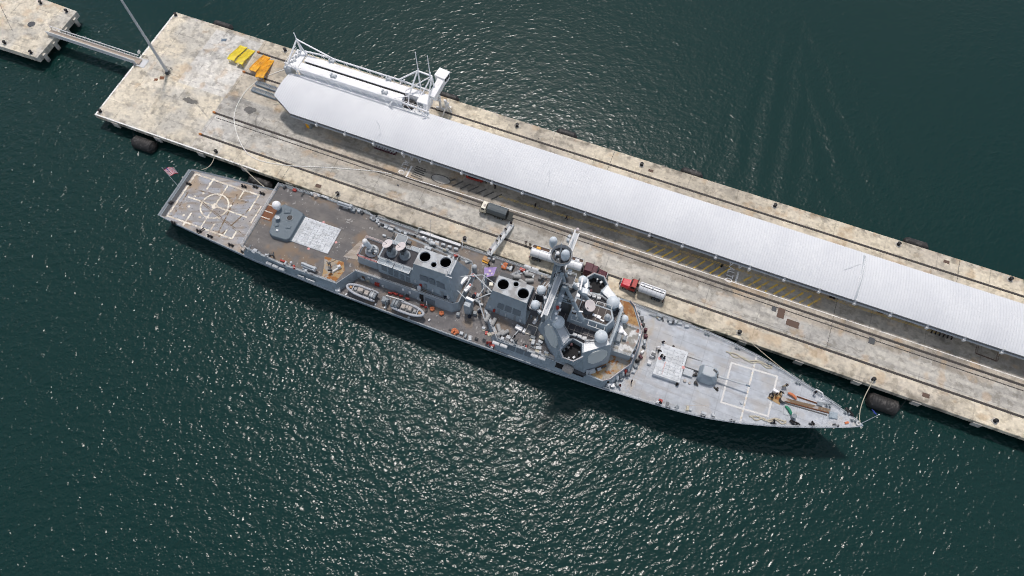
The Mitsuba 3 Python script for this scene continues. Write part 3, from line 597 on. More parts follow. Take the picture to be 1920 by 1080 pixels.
hp = [(6.5, 43.0), (4.6, 41.9), (2.0, 38.9), (.1, 36.4), (-.8, 33.6), (-1.15, 31.2), (-.8, 27.4), (.4, 23.9), (3.5, 20.1), (6.6, 17.4), (9.2, 15.8), (12.4, 15.25), (15.6, 15.6), (20.9, 16.8), (28.3, 19.4), (35.9, 21.6), (39.5, 22.6), (42.6, 23.15), (43.4, 23.2)]
hs = np.array(hp); tt = np.linspace(0, len(hs) - 1, 120); hx = np.c_[np.interp(tt, range(len(hs)), hs[:, 0]), np.interp(tt, range(len(hs)), hs[:, 1])]
for _ in range(6): hx[1:-1] = (hx[:-2] + hx[2:] + 2 * hx[1:-1]) / 4
single('hose', tube(np.c_[hx, np.full(len(hx), G + .09)], .09, 6), 'hose', 'long white hose curving across the pier concrete', 'hose', smooth=True)
def trestle(u0, u1, v, lab):
    t = thing('steel_trestle', lab, 'trestle', 'white steel trestles under the canopy edge')
    part(t, 'top_chord', box(u0, u1, v - .1, v + .1, 6.0, 6.2), 'white'); part(t, 'bottom_chord', box(u0, u1, v + .9, v + 1.1, 6.0, 6.2), 'white')
    n = 3; L = (u1 - u0) / n
    for i in range(n):
        part(t, 'brace', cat(beam((u0 + L * i + .3, v, 6.1), (u0 + L * i + L * .5, v - .2, G), .16), beam((u0 + L * (i + 1) - .2, v, 6.1), (u0 + L * i + L * .5, v - .2, G), .16)), 'white')
        part(t, 'post', beam((u0 + L * i + .1, v + 1, 6.1), (u0 + L * i + .1, v + 1, G), .14), 'white')
trestle(43.0, 49.2, 28.7, 'white trestle frame poking out from the canopy near the left ALTO lettering')
trestle(122.0, 128.0, 28.9, 'white trestle frame poking out from the canopy near the right ALTO lettering')
ORD = ['first', 'second', 'third', 'fourth', 'fifth', 'sixth', 'seventh', 'eighth']
for i in range(8):
    u = 36.3 + .72 * i; t = thing('luggage_trolley', f'white and dark red trolley, {ORD[i]} from the left in the row at the canopy edge', 'trolley', 'row of trolleys under the canopy edge')
    part(t, 'base', box(u, u + .6, 28.2, 29.6, G + .25, G + .45, .03), 'maroon'); part(t, 'handle', rail([(u + .1, 29.5, G + .4), (u + .5, 29.5, G + .4)], 1.3, .04, .4), 'pale'); part(t, 'rack', cat(box(u + .05, u + .55, 28.35, 29.4, G + .9, G + .95), *[beam((u + a, b, G + .4), (u + a, b, G + .92), .05) for a in (.08, .52) for b in (28.4, 29.35)]), 'pale')
    for a in (28.4, 29.4): part(t, 'wheel', cat(cyl((u + .02, a, G + .14), (u + .1, a, G + .14), .14), cyl((u + .5, a, G + .14), (u + .58, a, G + .14), .14)), 'black')
for i in range(6):
    u = 166.3 + .82 * i; t = thing('motorcycle', f'dark motorcycle, {ORD[i]} from the left in the row parked beneath the canopy edge', 'motorcycle', 'row of parked motorcycles')
    for y in (28.6, 29.9): part(t, 'wheel', cyl((u - .05, y, G + .3), (u + .05, y, G + .3), .3, n=14), 'black')
    part(t, 'body', loft([[(u - .12, 28.9, G + .4), (u + .12, 28.9, G + .4), (u + .14, 29.7, G + .4), (u - .14, 29.7, G + .4)], [(u - .1, 28.9, G + .75), (u + .1, 28.9, G + .75), (u + .13, 29.6, G + .85), (u - .13, 29.6, G + .85)]]), 'maroon' if i % 2 else 'black')
    part(t, 'seat', cbox(u, 29.6, G + .78, .26, .75, .12, 0, .04), 'black'); part(t, 'handlebar', cat(beam((u - .35, 28.85, G + 1.0), (u + .35, 28.85, G + 1.0), .05), beam((u, 28.6, G + .3), (u, 28.85, G + 1.0), .07)), 'dark_gray')
for u, v, w in ((145.4, 29.3, 'two thirds along'), (155.6, 29.6, 'near the dark motorcycles'), (160.6, 30.0, 'just left of the motorcycles')):
    t = thing('covered_pallet', f'pallet under a black sheet at the canopy edge, {w}', 'pallet'); part(t, 'pallet', box(u - .7, u + .7, v - .5, v + .5, G, G + .15), 'wood'); part(t, 'cover', loft([rect(u - .68, u + .68, v - .48, v + .48), rrect(u - .6, u + .55, v - .42, v + .4, .2)[:4] if False else rect(u - .5, u + .45, v - .35, v + .4)], [G + .15, G + .8]), 'black')

# ---------------- vehicles (built at the origin facing +x, then placed) ----------------
FRAME[0] = None
def wheels(t, xs, y, r=.5, w=.32):
    for x in xs:
        for s in (-1, 1):
            k = part(t, 'wheel', lathe([(.01, 0), (r * .6, 0), (r * .95, .03), (r, .08), (r, w - .08), (r * .95, w - .03), (r * .6, w), (.01, w)], n=16), 'black', 40)
            m = np.eye(4); m[:3, :3] = [[1, 0, 0], [0, 0, 1], [0, -1, 0]]
            scene[k] = mikit.ply(xf(lathe([(.01, 0), (r * .6, 0), (r * .95, .03), (r, .08), (r, w - .08), (r * .95, w - .03), (r * .6, w), (.01, w)], n=16), move(x, s * y - w / 2, r) @ m), MATS['black'], smooth=40)
            scene[k + '__rim'] = mikit.ply(cyl((x, s * (y + w / 2 - .02), r), (x, s * (y + w / 2 + .02), r), r * .5, n=12), MATS['mid_gray'])
def hexa(x0, x1, y, z0, z1, dx0=0., dx1=0., dy=0.):
    """cab block whose top is pulled in"""
    return loft([rect(x0, x1, -y, y), rect(x0 + dx0, x1 - dx1, -y + dy, y - dy)], [z0, z1])
# army cargo truck
t = thing('army_truck', 'grey canvas covered cargo truck with cream cab parked on the rail track', 'truck')
part(t, 'chassis', box(-3.0, 2.6, -.45, .45, .55, .85), 'black'); wheels(t, (-2.0, -.8, 2.2), .92, .5)
part(t, 'cab', cat(hexa(1.75, 3.25, 1.05, .75, 1.75), hexa(1.8, 3.22, 1.04, 1.75, 2.55, .05, .35, .1)), 'cab_cream'); part(t, 'roof_hatch', prism(circ(2.2, .15, .33, 14), 2.5, 2.62), 'tan')
part(t, 'windscreen', panel([(3.235, -.98, 1.8), (3.235, .98, 1.8), (2.9, .9, 2.5), (2.9, -.9, 2.5)], srect(.06, .94, .1, .85), .02, (1, 0, .3)), 'glass')
for s in (-1, 1):
    part(t, 'side_window', panel([(1.95, s * 1.04, 1.8), (3.0, s * 1.04, 1.8), (2.8, s * .95, 2.5), (1.95, s * .95, 2.5)], srect(.1, .9, .1, .85), .02, (0, s, 0)), 'glass'); part(t, 'mirror', cbox(3.2, s * 1.2, 1.9, .06, .2, .35), 'black'); part(t, 'headlight', cbox(3.27, s * .75, .95, .06, .25, .2), 'pale')
part(t, 'bumper', box(3.2, 3.4, -1.05, 1.05, .6, .85, .04), 'dark_gray')
part(t, 'cargo_bed', box(-3.1, 1.55, -1.08, 1.08, .85, 1.35), 'army_dark')
cq = [(-1.08, 1.35), (1.08, 1.35), (1.06, 2.35), (.85, 2.75), (.35, 2.88), (-.35, 2.88), (-.85, 2.75), (-1.06, 2.35)]
part(t, 'canvas_cover', loft([[(x, y, z) for y, z in cq] for x in (-3.05, 1.5)]) if False else tm(*(lambda L: (L.vertices[:, [2, 0, 1]], L.faces))(loft([cq, cq], [-3.05, 1.5]))), 'army')
for x in (-2.2, -1.2, -.2, .7): part(t, 'bow_rib', tm(*(lambda L: (L.vertices[:, [2, 0, 1]], L.faces))(loft([[(y * 1.012, 1.35 + (z - 1.35) * 1.012) for y, z in cq]] * 2, [x, x + .07]))), 'army')
part(t, 'tailgate', box(-4.35, -3.15, -1.0, 1.0, 1.15, 1.22), 'army_dark'); part(t, 'rear_curtain', box(-3.12, -3.06, -.9, .9, 1.35, 2.5), 'black'); part(t, 'seat_plank', box(-1.6, .2, -1.16, -1.10, 1.1, 1.2), 'wood')
place(t, DOCK @ move(69.75, 22.05, G, math.pi))
def tanker(lab, m_hood, m_roof, L, yaw, u, v, flip, trough, sleeper):
    t = thing('tanker_truck', lab, 'tanker truck'); c = L + 1.0
    R = 1.12
    n = 20; pr = [(R * math.cos(k), 2.05 + R * .98 * math.sin(k)) for k in np.linspace(0, 2 * math.pi, n, endpoint=False)]
    tk = tm(*(lambda q: (q.vertices[:, [2, 0, 1]], q.faces))(loft([[(y * .7, 2.05 + (z - 2.05) * .7) for y, z in pr], pr, pr, [(y * .7, 2.05 + (z - 2.05) * .7) for y, z in pr]], [0, .22, L - .22, L])))
    part(t, 'tank', tk, 'alu', 40); part(t, 'tank_frame', box(.2, L + .6, -.5, .5, .65, 1.0), 'black')
    for k in range(1, 6): part(t, 'tank_band', xf(tm(*(lambda q: (q.vertices[:, [2, 0, 1]], q.faces))(loft([[(y * 1.015, 2.05 + (z - 2.05) * 1.015) for y, z in pr]] * 2, [0, .07]))), move(L * k / 6, 0)), 'light_gray', 40)
    if trough:
        part(t, 'walkway', box(.15, L - .2, .25, 1.15, 2.98, 3.02), 'brown_plate'); part(t, 'walkway_rail', cat(box(.1, L - .15, .18, .25, 2.9, 3.25), box(.1, L - .15, 1.15, 1.22, 2.9, 3.25), box(.1, .17, .2, 1.2, 2.9, 3.25), box(L - .22, L - .15, .2, 1.2, 2.9, 3.25)), 'pale')
        for k in range(4): part(t, 'valve_box', cbox(1.5 + (L - 3) * k / 3, .7, 3.02, .9, .55, .2, 0, .05), 'orange_steel' if k % 2 == 0 else 'pale')
    else:
        part(t, 'walkway', cat(box(.3, L - .3, .12, .32, 3.05, 3.16), box(.3, L - .3, -.4, -.32, 3.02, 3.2)), 'dark_gray')
        for k in range(3): part(t, 'manhole', prism(circ(1.0 + (L - 2) * k / 2, -.12, .25, 12), 3.0, 3.2), 'light_gray')
    for s in (-1, 1): part(t, 'mudguard', box(.5, 2.3, s * 1.0 - .22, s * 1.0 + .22, 1.05, 1.12), 'dark_gray')
    for s in (-1, 1): part(t, 'tail_light', cbox(-.02, s * .9, .9, .06, .25, .15), 'red')
    x = L + .35
    wheels(t, (1.0, 2.1), .88, .48); part(t, 'rear_bumper', box(-.15, .05, -1.1, 1.1, .6, .75), 'black')
    S = 1.9 if sleeper else .2
    part(t, 'cab_frame', box(L - .2, x + S + 3.7, -.42, .42, .5, .85), 'black')
    if sleeper: part(t, 'sleeper', cat(hexa(x + .1, x + S, 1.18, .9, 2.6), hexa(x + .1, x + S, 1.18, 2.6, 3.05, .15, .1, .2)), m_roof)
    part(t, 'cab', cat(hexa(x + S, x + S + 1.35, 1.1, .8, 1.85), hexa(x + S, x + S + 1.35, 1.1, 1.85, 2.65, .0, .4, .12)), m_roof)
    part(t, 'windscreen', panel([(x + S + 1.36, -1.05, 1.9), (x + S + 1.36, 1.05, 1.9), (x + S + .98, .96, 2.6), (x + S + .98, -.96, 2.6)], srect(.06, .94, .06, .9), .02, (1, 0, .4)), 'glass')
    h0 = x + S + 1.35; hood = [(h0, 1.05, 1.85), (h0 + 1.3, .95, 1.7), (h0 + 1.8, .8, 1.45)]
    part(t, 'hood', loft([[(h0, -1.1, .75), (h0 + 1.9, -.95, .75), (h0 + 1.9, .95, .75), (h0, 1.1, .75)], [(h0, -1.1, 1.45), (h0 + 1.85, -.92, 1.3), (h0 + 1.85, .92, 1.3), (h0, 1.1, 1.45)], [(h0, -.8, 1.9), (h0 + 1.6, -.62, 1.62), (h0 + 1.6, .62, 1.62), (h0, .8, 1.9)]]), m_hood)
    part(t, 'grille', box(h0 + 1.9, h0 + 1.95, -.5, .5, .8, 1.35), 'pale'); part(t, 'front_bumper', box(h0 + 1.85, h0 + 2.05, -1.1, 1.1, .5, .75, .04), 'pale')
    for s in (-1, 1):
        part(t, 'headlight', cbox(h0 + 1.93, s * .75, 1.0, .06, .2, .2), 'pale'); part(t, 'mirror', cbox(h0 + .1, s * 1.32, 1.9, .1, .22, .4), 'black'); part(t, 'exhaust_stack', cyl((x + S - .1, s * 1.1, .9), (x + S - .1, s * 1.1, 3.3), .09), 'dark_gray'); part(t, 'step', box(x + S, x + S + 1.3, s * 1.0 - .2, s * 1.0 + .2, .5, .62), 'dark_gray')
        part(t, 'side_window', panel([(x + S + .15, s * 1.1, 1.9), (h0 - .1, s * 1.1, 1.9), (h0 - .45, s * .98, 2.6), (x + S + .15, s * .98, 2.6)], srect(.08, .92, .05, .9), .02, (0, s, .1)), 'glass')
    wheels(t, (L + .6, h0 + .95), .92, .5)
    place(t, DOCK @ move(u, v, G, yaw) @ (np.diag([-1., -1, 1, 1]) if flip else np.eye(4)))
tanker('long silver tanker truck with dark maroon tractor parked behind the radar mast', 'maroon', 'maroon', 11.8, .035, 81.2, 15.1, False, True, True)
tanker('bright red cab tanker truck with shorter polished tank', 'red_bright', 'red', 5.8, -.02, 111.55, 15.45, True, False, False)
t = thing('red_car', 'red car mostly hidden beneath the canopy edge', 'car')
part(t, 'body', loft([rrect(-2.1, 2.1, -.85, .85, .3), rrect(-2.15, 2.15, -.88, .88, .3), rrect(-2.0, 2.05, -.8, .8, .3)], [.3, .6, .9]), 'red'); part(t, 'cabin', loft([rrect(-1.5, 1.0, -.78, .78, .2), rrect(-1.1, .4, -.62, .62, .2)], [.9, 1.4]), 'glass'); part(t, 'roof', prism(rrect(-1.08, .38, -.6, .6, .2), 1.4, 1.44), 'red'); wheels(t, (-1.3, 1.3), .75, .3, .2)
for s in (-1, 1): part(t, 'headlight', cbox(-2.12, s * .6, .6, .06, .3, .14), 'pale')
place(t, DOCK @ move(62.0, 29.35, G, .03))

# ---------------- people ----------------
def human(J):
    R = dict(pel=.145, abd=.14, che=.15, nek=.06, hed=.105, sl=.075, sr=.075, el=.05, er=.05, wl=.036, wr=.036, hl=.095, hr=.095, kl=.062, kr=.062, al=.048, ar=.048, tl=.04, tr=.04)
    bones = [('pel', 'abd'), ('abd', 'che'), ('che', 'nek'), ('nek', 'hed'), ('che', 'sl'), ('che', 'sr'), ('sl', 'el'), ('sr', 'er'), ('el', 'wl'), ('er', 'wr'), ('pel', 'hl'), ('pel', 'hr'), ('hl', 'kl'), ('hr', 'kr'), ('kl', 'al'), ('kr', 'ar'), ('al', 'tl'), ('ar', 'tr')]
    S = lambda p, r: m3.Manifold.sphere(r, 10).translate([float(k) for k in p])
    P = {k: np.array(v, float) for k, v in J.items()}
    parts_ = [m3.Manifold.batch_hull([S(P[a], R[a]), S(P[b], R[b])]) for a, b in bones]
    f = P['face'] / np.linalg.norm(P['face']); h = P['hed']; side = np.cross([0, 0, 1], f); side /= np.linalg.norm(side) + 1e-9; up = np.cross(f, side)
    parts_ += [S(h + up * .02, .112), m3.Manifold.batch_hull([S(h - up * .07 + f * .05, .06), S(h, .09)]), S(h + f * .115 - up * .01, .02), S(h + side * .11, .028), S(h - side * .11, .028)]
    for w, e, s in (('wl', 'el', 1), ('wr', 'er', -1)):
        d = P[w] - P[e]; d /= np.linalg.norm(d); q = np.cross(d, f); q = q / (np.linalg.norm(q) + 1e-9); pal = P[w] + d * .07
        parts_.append(m3.Manifold.batch_hull([S(P[w], .032), S(pal + q * .03, .022), S(pal - q * .03, .022)]))
        for k, L in enumerate((.075, .085, .08, .06)):
            b = pal + q * (.033 - .022 * k); c = b + d * L * .6 + f * .01; parts_.append(m3.Manifold.batch_hull([S(b, .011), S(c, .010)])); parts_.append(m3.Manifold.batch_hull([S(c, .010), S(c + d * L * .3 + f * .025, .009)]))
        parts_.append(m3.Manifold.batch_hull([S(P[w] + d * .02 + q * .025, .014), S(P[w] + d * .07 + q * .06 + f * .02, .011)]))
    M = m3.Manifold.batch_boolean(parts_, m3.OpType.Add)
    M = M.refine_to_length(.11); m = unman(M); mm = trimesh.Trimesh(m.vertices, m.faces, process=True)
    trimesh.smoothing.filter_taubin(mm, iterations=4)
    v = np.asarray(mm.vertices); seg = [(P[a], P[b]) for a, b in bones]; D = []
    for a, b in seg:
        tt_ = np.clip(((v - a) @ (b - a)) / ((b - a) @ (b - a)), 0, 1); D.append(np.linalg.norm(v - (a + tt_[:, None] * (b - a)), axis=1))
    return tm(v, mm.faces), np.argmin(np.array(D), 0), P, up, f
base = dict(pel=(0, 0, .95), abd=(.01, 0, 1.12), che=(.01, 0, 1.33), nek=(.02, 0, 1.49), hed=(.04, 0, 1.63), face=(1, 0, -.1), sl=(0, .19, 1.42), sr=(0, -.19, 1.42), el=(-.02, .26, 1.14), er=(-.02, -.26, 1.14), wl=(.08, .25, .90), wr=(.08, -.25, .90),
    hl=(0, .09, .92), hr=(0, -.09, .92), kl=(.03, .11, .5), kr=(.03, -.11, .5), al=(0, .12, .07), ar=(0, -.12, .07), tl=(.16, .14, .045), tr=(.16, -.14, .045))
POSE = {'stand': base,
    'walk': {**base, 'kl': (.20, .10, .54), 'al': (.26, .10, .08), 'tl': (.42, .11, .06), 'kr': (-.05, -.1, .5), 'ar': (-.30, -.1, .14), 'tr': (-.20, -.11, .05), 'el': (-.14, .25, 1.16), 'wl': (-.10, .24, .92), 'er': (.10, -.25, 1.16), 'wr': (.28, -.2, 1.02)},
    'bend': {**base, 'pel': (-.12, 0, .9), 'abd': (.02, 0, 1.03), 'che': (.22, 0, 1.12), 'nek': (.37, 0, 1.16), 'hed': (.50, 0, 1.14), 'face': (.6, 0, -.8), 'sl': (.3, .19, 1.13), 'sr': (.3, -.19, 1.13), 'el': (.38, .22, .85), 'er': (.38, -.22, .85), 'wl': (.48, .14, .62), 'wr': (.48, -.14, .62), 'hl': (-.1, .09, .88), 'hr': (-.1, -.09, .88)},
    'crouch': {**base, 'pel': (-.15, 0, .40), 'abd': (-.08, 0, .56), 'che': (.06, 0, .75), 'nek': (.14, 0, .89), 'hed': (.2, 0, 1.01), 'face': (1, 0, -.5), 'sl': (.06, .19, .84), 'sr': (.06, -.19, .84), 'el': (.2, .25, .6), 'er': (.2, -.25, .6), 'wl': (.4, .14, .5), 'wr': (.4, -.14, .5), 'hl': (-.13, .1, .38), 'hr': (-.13, -.1, .38), 'kl': (.25, .16, .48), 'kr': (.25, -.16, .48), 'al': (.02, .15, .07), 'ar': (.02, -.15, .07), 'tl': (.18, .17, .045), 'tr': (.18, -.17, .045)}}
HUM = {k: human(v) for k, v in POSE.items()}
COL = dict(navy=(.012, .016, .030), black=(.010, .010, .011), skin=(.33, .19, .12), hair=(.012, .009, .007), white=(.75, .75, .75), khaki=(.30, .25, .17), red=(.40, .03, .03), gray=(.25, .26, .27), green=(.05, .07, .04), blue=(.04, .07, .17))
def person(x, y, z, a, pose, shirt, trousers, hat, lab, group=None, frame=None):
    m, which, P, up, f = HUM[pose]; n = len(m.vertices); c = np.zeros((n, 3)); c[:] = COL[shirt]
    c[np.isin(which, (10, 11, 12, 13, 14, 15))] = COL[trousers]; c[np.isin(which, (16, 17))] = COL['black']
    hd = np.linalg.norm(m.vertices - P['hed'], axis=1) < .19; fr = (m.vertices - P['hed']) @ f; upv = (m.vertices - P['hed']) @ up
    c[hd] = COL['skin']; c[hd & ((upv > .035) | (fr < -.02))] = COL[hat]
    for w in ('wl', 'wr'): c[np.linalg.norm(m.vertices - P[w] - (P[w] - P['e' + w[1]]) * .3, axis=1) < .14] = COL['skin']
    k = thing('person', lab, 'person', group)
    scene[k] = mikit.ply(m, MATS['vc'], smooth=True, color=c); scene[k]['to_world'] = T4((frame if frame is not None else np.eye(4)) @ move(x, y, z, a))
    return k
def dperson(u, v, a, pose, s, t_, h, lab, z=G): person(u, v, z, a, pose, s, t_, h, lab, frame=DOCK)
dperson(79.2, 17.3, -1.2, 'stand', 'navy', 'navy', 'white', 'person in dark clothes and white cap, left of two beside the long tanker')
dperson(80.3, 17.0, -1.5, 'stand', 'black', 'black', 'hair', 'person in dark clothes, right of two beside the long tanker')
dperson(77.8, 27.0, 2.6, 'stand', 'black', 'navy', 'hair', 'person in dark clothes near the canopy edge, standing left of the walker')
dperson(78.8, 26.7, .5, 'stand', 'gray', 'khaki', 'hair', 'person in greyish clothes near the canopy edge beside a dark clothed one')
dperson(85.5, 26.6, -.3, 'walk', 'black', 'black', 'hair', 'person in black striding alone between the canopy and the white line')
dperson(104.9, 29.0, 1.0, 'stand', 'black', 'navy', 'hair', 'person in dark clothes waiting beside the canopy edge near the hatched lines')
dperson(64.9, 28.8, 2.0, 'stand', 'black', 'black', 'hair', 'person in black close to the canopy edge right of the red car')
dperson(67.4, 28.3, 2.0, 'stand', 'navy', 'black', 'hair', 'person in dark clothes close to the canopy edge above the army truck')
dperson(121.2, 27.6, 1.0, 'crouch', 'black', 'black', 'hair', 'person in black crouching beside the right ALTO lettering')

# ---------------- the warship ----------------
FRAME[0] = None
ws = thing('warship', 'long grey naval destroyer moored alongside the pier', 'warship')
def W_(name, mesh, m, smooth=False, label=None, stuff=False): return part(ws, name, mesh, m, smooth, label, stuff)
XS = np.array([0, 3, 9, 17, 23.5, 34, 46, 58, 70, 82, 95, 105, 109, 113, 117, 121, 126, 132.5, 138.7, 143, 147, 150, 152.3, 153.6, 154.2])
BD = np.array([6.7, 7.0, 7.6, 8.2, 8.8, 9.4, 9.95, 10.05, 10.05, 10.05, 10.05, 10.0, 9.75, 9.6, 9.4, 9.15, 8.65, 7.42, 5.8, 4.45, 3.05, 1.95, 1.05, .45, .1])
ZD = np.interp(XS, [0, 20, 46, 80, 105, 120, 132, 145, 154.2], [4.9, 5.0, 6.0, 6.0, 6.4, 6.8, 7.4, 8.4, 9.3])
BW = np.interp(XS, [0, 9, 23, 46, 70, 100, 108, 117, 126, 134, 142, 148, 152, 154.2], [5.7, 6.5, 7.7, 8.4, 8.75, 8.4, 7.9, 6.6, 4.9, 3.3, 1.8, .8, .25, .05])
bd = lambda x: np.interp(x, XS, BD); zd = lambda x: np.interp(x, XS, ZD)
def hull():
    sec = [(-3., .72), (-1, .93), (0, 1)]
    V = []; rows = []
    for x, b, z, w in zip(XS, BD, ZD, BW):
        rk = 6.5 * max(0, (x - 118) / 36.2) ** 2
        pts = []
        for zz, k in ((-3., .6), (-1., .9), (0., 1.)): pts.append((x - rk * (1 - zz / z), w * k, zz))
        for q in (.35, .7, .93): pts.append((x - rk * (1 - q), w + (b - w) * (q ** 1.15), z * q))
        pts.append((x, b, z)); rows.append(pts)
    R = np.array(rows); n, m_, _ = R.shape
    V = np.vstack([R.reshape(-1, 3), (R * [1, -1, 1]).reshape(-1, 3)]); F = []; N = n * m_
    for i in range(n - 1):
        for j in range(m_ - 1):
            a, b, c, d = i * m_ + j, (i + 1) * m_ + j, (i + 1) * m_ + j + 1, i * m_ + j + 1
            F += [[a, c, b], [a, d, c], [a + N, b + N, c + N], [a + N, c + N, d + N]]
        a, b = i * m_ + m_ - 1, (i + 1) * m_ + m_ - 1
        F += [[a, a + N, b + N], [a, b + N, b]]
        a, b = i * m_, (i + 1) * m_; F += [[a, b, b + N], [a, b + N, a + N]]
    for j in range(m_ - 1): F += [[j, j + N, j + 1 + N], [j, j + 1 + N, j + 1]]
    L = (n - 1) * m_
    for j in range(m_ - 1): F += [[L + j, L + j + 1 + N, L + j + N], [L + j, L + j + 1, L + j + 1 + N]]
    return tm(V, F)
W_('hull', hull(), 'hull', 50)
def deck_strip(x0, x1, inset, dz, k=40):
    xs = np.linspace(x0, x1, k); b = np.maximum(bd(xs) - inset, .02); z = zd(xs) + dz
    V = np.vstack([np.c_[xs, b, z], np.c_[xs, -b, z]]); i = np.arange(k - 1)
    F = np.vstack([np.c_[i, i + k, i + k + 1], np.c_[i, i + k + 1, i + 1]])
    return tm(np.vstack([V, V - [0, 0, .05]]), np.vstack([F, F[:, ::-1] + 2 * k]))
W_('flight_deck', deck_strip(.15, 23.5, .22, .03), 'deck_flight')
W_('main_deck', deck_strip(45.5, 106, .25, .03), 'deck_main')
W_('foredeck', deck_strip(104.5, 153.7, .2, .035, 90), 'deck_fore')
for s in (-1, 1):
    W_('deck_edge', tube([(x, s * (bd(x) - .05), zd(x) + .06) for x in np.linspace(.1, 153.5, 90)], .10, 5), 'light_gray')
# ---- flight deck markings
ZF = 5.0
def dl(x0, y0, x1, y1, w=.38, z=.05, m='deck_line'):
    L = math.hypot(x1 - x0, y1 - y0); n = max(1, int(L / 4)); zz = lambda x: zd(x) + z
    a = math.atan2(y1 - y0, x1 - x0); nx, ny = -math.sin(a) * w / 2, math.cos(a) * w / 2; V, F = [], []
    for i in range(n + 1):
        x, y = x0 + (x1 - x0) * i / n, y0 + (y1 - y0) * i / n; V += [(x + nx, y + ny, zz(x)), (x - nx, y - ny, zz(x)), (x + nx, y + ny, zz(x) - .06), (x - nx, y - ny, zz(x) - .06)]
    for i in range(n):
        a0 = 4 * i; F += [[a0, a0 + 1, a0 + 5], [a0, a0 + 5, a0 + 4], [a0, a0 + 4, a0 + 6], [a0, a0 + 6, a0 + 2], [a0 + 1, a0 + 3, a0 + 7], [a0 + 1, a0 + 7, a0 + 5]]
    return tm(V, F)
for q in ((1.6, 6.0, 18.2, 6.1), (1.6, -6.0, 18.2, -6.0), (1.6, -6.2, 1.6, 6.2), (18.2, 1.5, 18.2, 6.3), (18.2, -6.2, 18.2, -3.8), (3.2, 0, 18.6, 0, .34), (10.2, -6.0, 10.2, 6.0, .32, .056), (6.2, 3.2, 6.2, 6.6, .4, .056), (6.2, -6.9, 6.2, -3.4, .4, .056), (14.4, 3.6, 14.4, 6.9, .3, .056), (12.6, -7.6, 12.6, -4.0, .35, .056),
    (16.0, -6.0, 16.0, -4.4, .3, .056), (20.2, -1.0, 20.2, 3.8, .3, .05), (21.5, 0.2, 23.4, .2, .22), (21.5, 1.6, 23.4, 1.6, .22), (21.5, 3.2, 23.4, 3.2, .22)): W_('deck_marking', dl(*q), 'deck_line')
def ringm(x, y, r, w, z, n=48):
    a = np.arange(n) * 2 * math.pi / n; o = np.c_[x + (r + w / 2) * np.cos(a), y + (r + w / 2) * np.sin(a), np.full(n, z)]; i_ = np.c_[x + (r - w / 2) * np.cos(a), y + (r - w / 2) * np.sin(a), np.full(n, z)]
    F = []
    for j in range(n): k = (j + 1) % n; F += [[j, k, k + n], [j, k + n, j + n], [j, j + 2 * n, k + 2 * n], [j, k + 2 * n, k]]
    return tm(np.vstack([o, i_, o - [0, 0, .06]]), F)
W_('landing_circle', ringm(10.2, 0, 3.15, .36, zd(10) + .07), 'deck_line')
W_('landing_spot', prism(circ(10.2, 0, .7, 16), ZF - .1, zd(10.2) + .075), 'deck_line')
for x, y in ((6.0, 2.0), (6.1, 4.9), (4.6, 0.6), (4.8, -2.2), (4.9, -4.6), (9.6, 3.0), (13.6, 1.4), (12.8, -2.4), (8.6, -3.7)): W_('tie_down', prism(circ(x, y, .3, 10), zd(x) - .05, zd(x) + .062), 'deck_line')
W_('tie_down_points', cat(*[prism(circ(x + .2 * math.sin(7 * y), y, .09, 6), zd(x) - .03, zd(x) + .05) for x in np.arange(2.5, 22, 1.55) for y in np.arange(-5.6, 6, 1.6)]), 'dark_gray', stuff=True)
for k in (0, .35): W_('rail_track', dl(6.5, -.2 + k, 22.6, -5.4 + k, .14, .06), 'wood_worn'); W_('rail_track', dl(4.2, 2.2 + k * .5, 22.0, 3.9 + k * .8, .12, .06), 'wood_worn')
for (a, b, c, d) in ((2.6, 1.2, 2.7, -4.4), (14.6, -6.0, 13.4, 4.6), (18.4, 3.4, 15.2, -6.6)): W_('worn_streak', dl(a, b, c, d, .3, .045), 'wood_worn')
for q in ((1.6, 3.0), (13.9, 6.9), (18.8, 6.7), (18.9, -7.5), (13.4, -7.2), (10.4, -6.9), (4.0, -7.1), (16.4, 7.7), (22.4, -8.0)):
    W_('mooring_bitts', cat(cyl((q[0] - .35, q[1], zd(q[0])), (q[0] - .35, q[1], zd(q[0]) + .75), .2), cyl((q[0] + .35, q[1], zd(q[0])), (q[0] + .35, q[1], zd(q[0]) + .75), .2), cbox(q[0], q[1], zd(q[0]), 1.4, .5, .12)), 'black')
W_('ladder_frame', xf(cat(beam((-.9, 0, .1), (.9, .2, .1), .12), beam((-.9, -.5, .1), (.9, -.3, .1), .12), *[beam((-.8 + .3 * i, -.5, .1), (-.8 + .3 * i, .1, .1), .08) for i in range(6)]), move(10.6, -6.6, zd(10), 1.0)), 'black')
W_('stern_frame', xf(cat(beam((-.6, 0, .3), (.6, 0, .3), .2), beam((0, -.5, .3), (0, .5, .3), .2), cbox(0, 0, 0, .5, .5, .5)), move(.55, -2.8, zd(0), .6)), 'black')
# safety nets, folded out around the flight deck
for s in (-1, 1): W_('safety_net_frame', rail([(x, s * (bd(x) + .02), zd(x)) for x in (.2, 6, 12, 18, 23)], .35, .03, 1.5, 2), 'mid_gray')
W_('safety_net_frame', cat(rail([(-.25, -6.5, 5.0), (-.25, 6.5, 5.0)], .1, .04, 1.6, 1), box(-.75, .1, -6.6, 6.6, 4.80, 4.86)), 'mid_gray')
W_('stern_band', box(.15, 1.15, -6.4, 6.4, 4.86, 4.955), 'dark_gray')
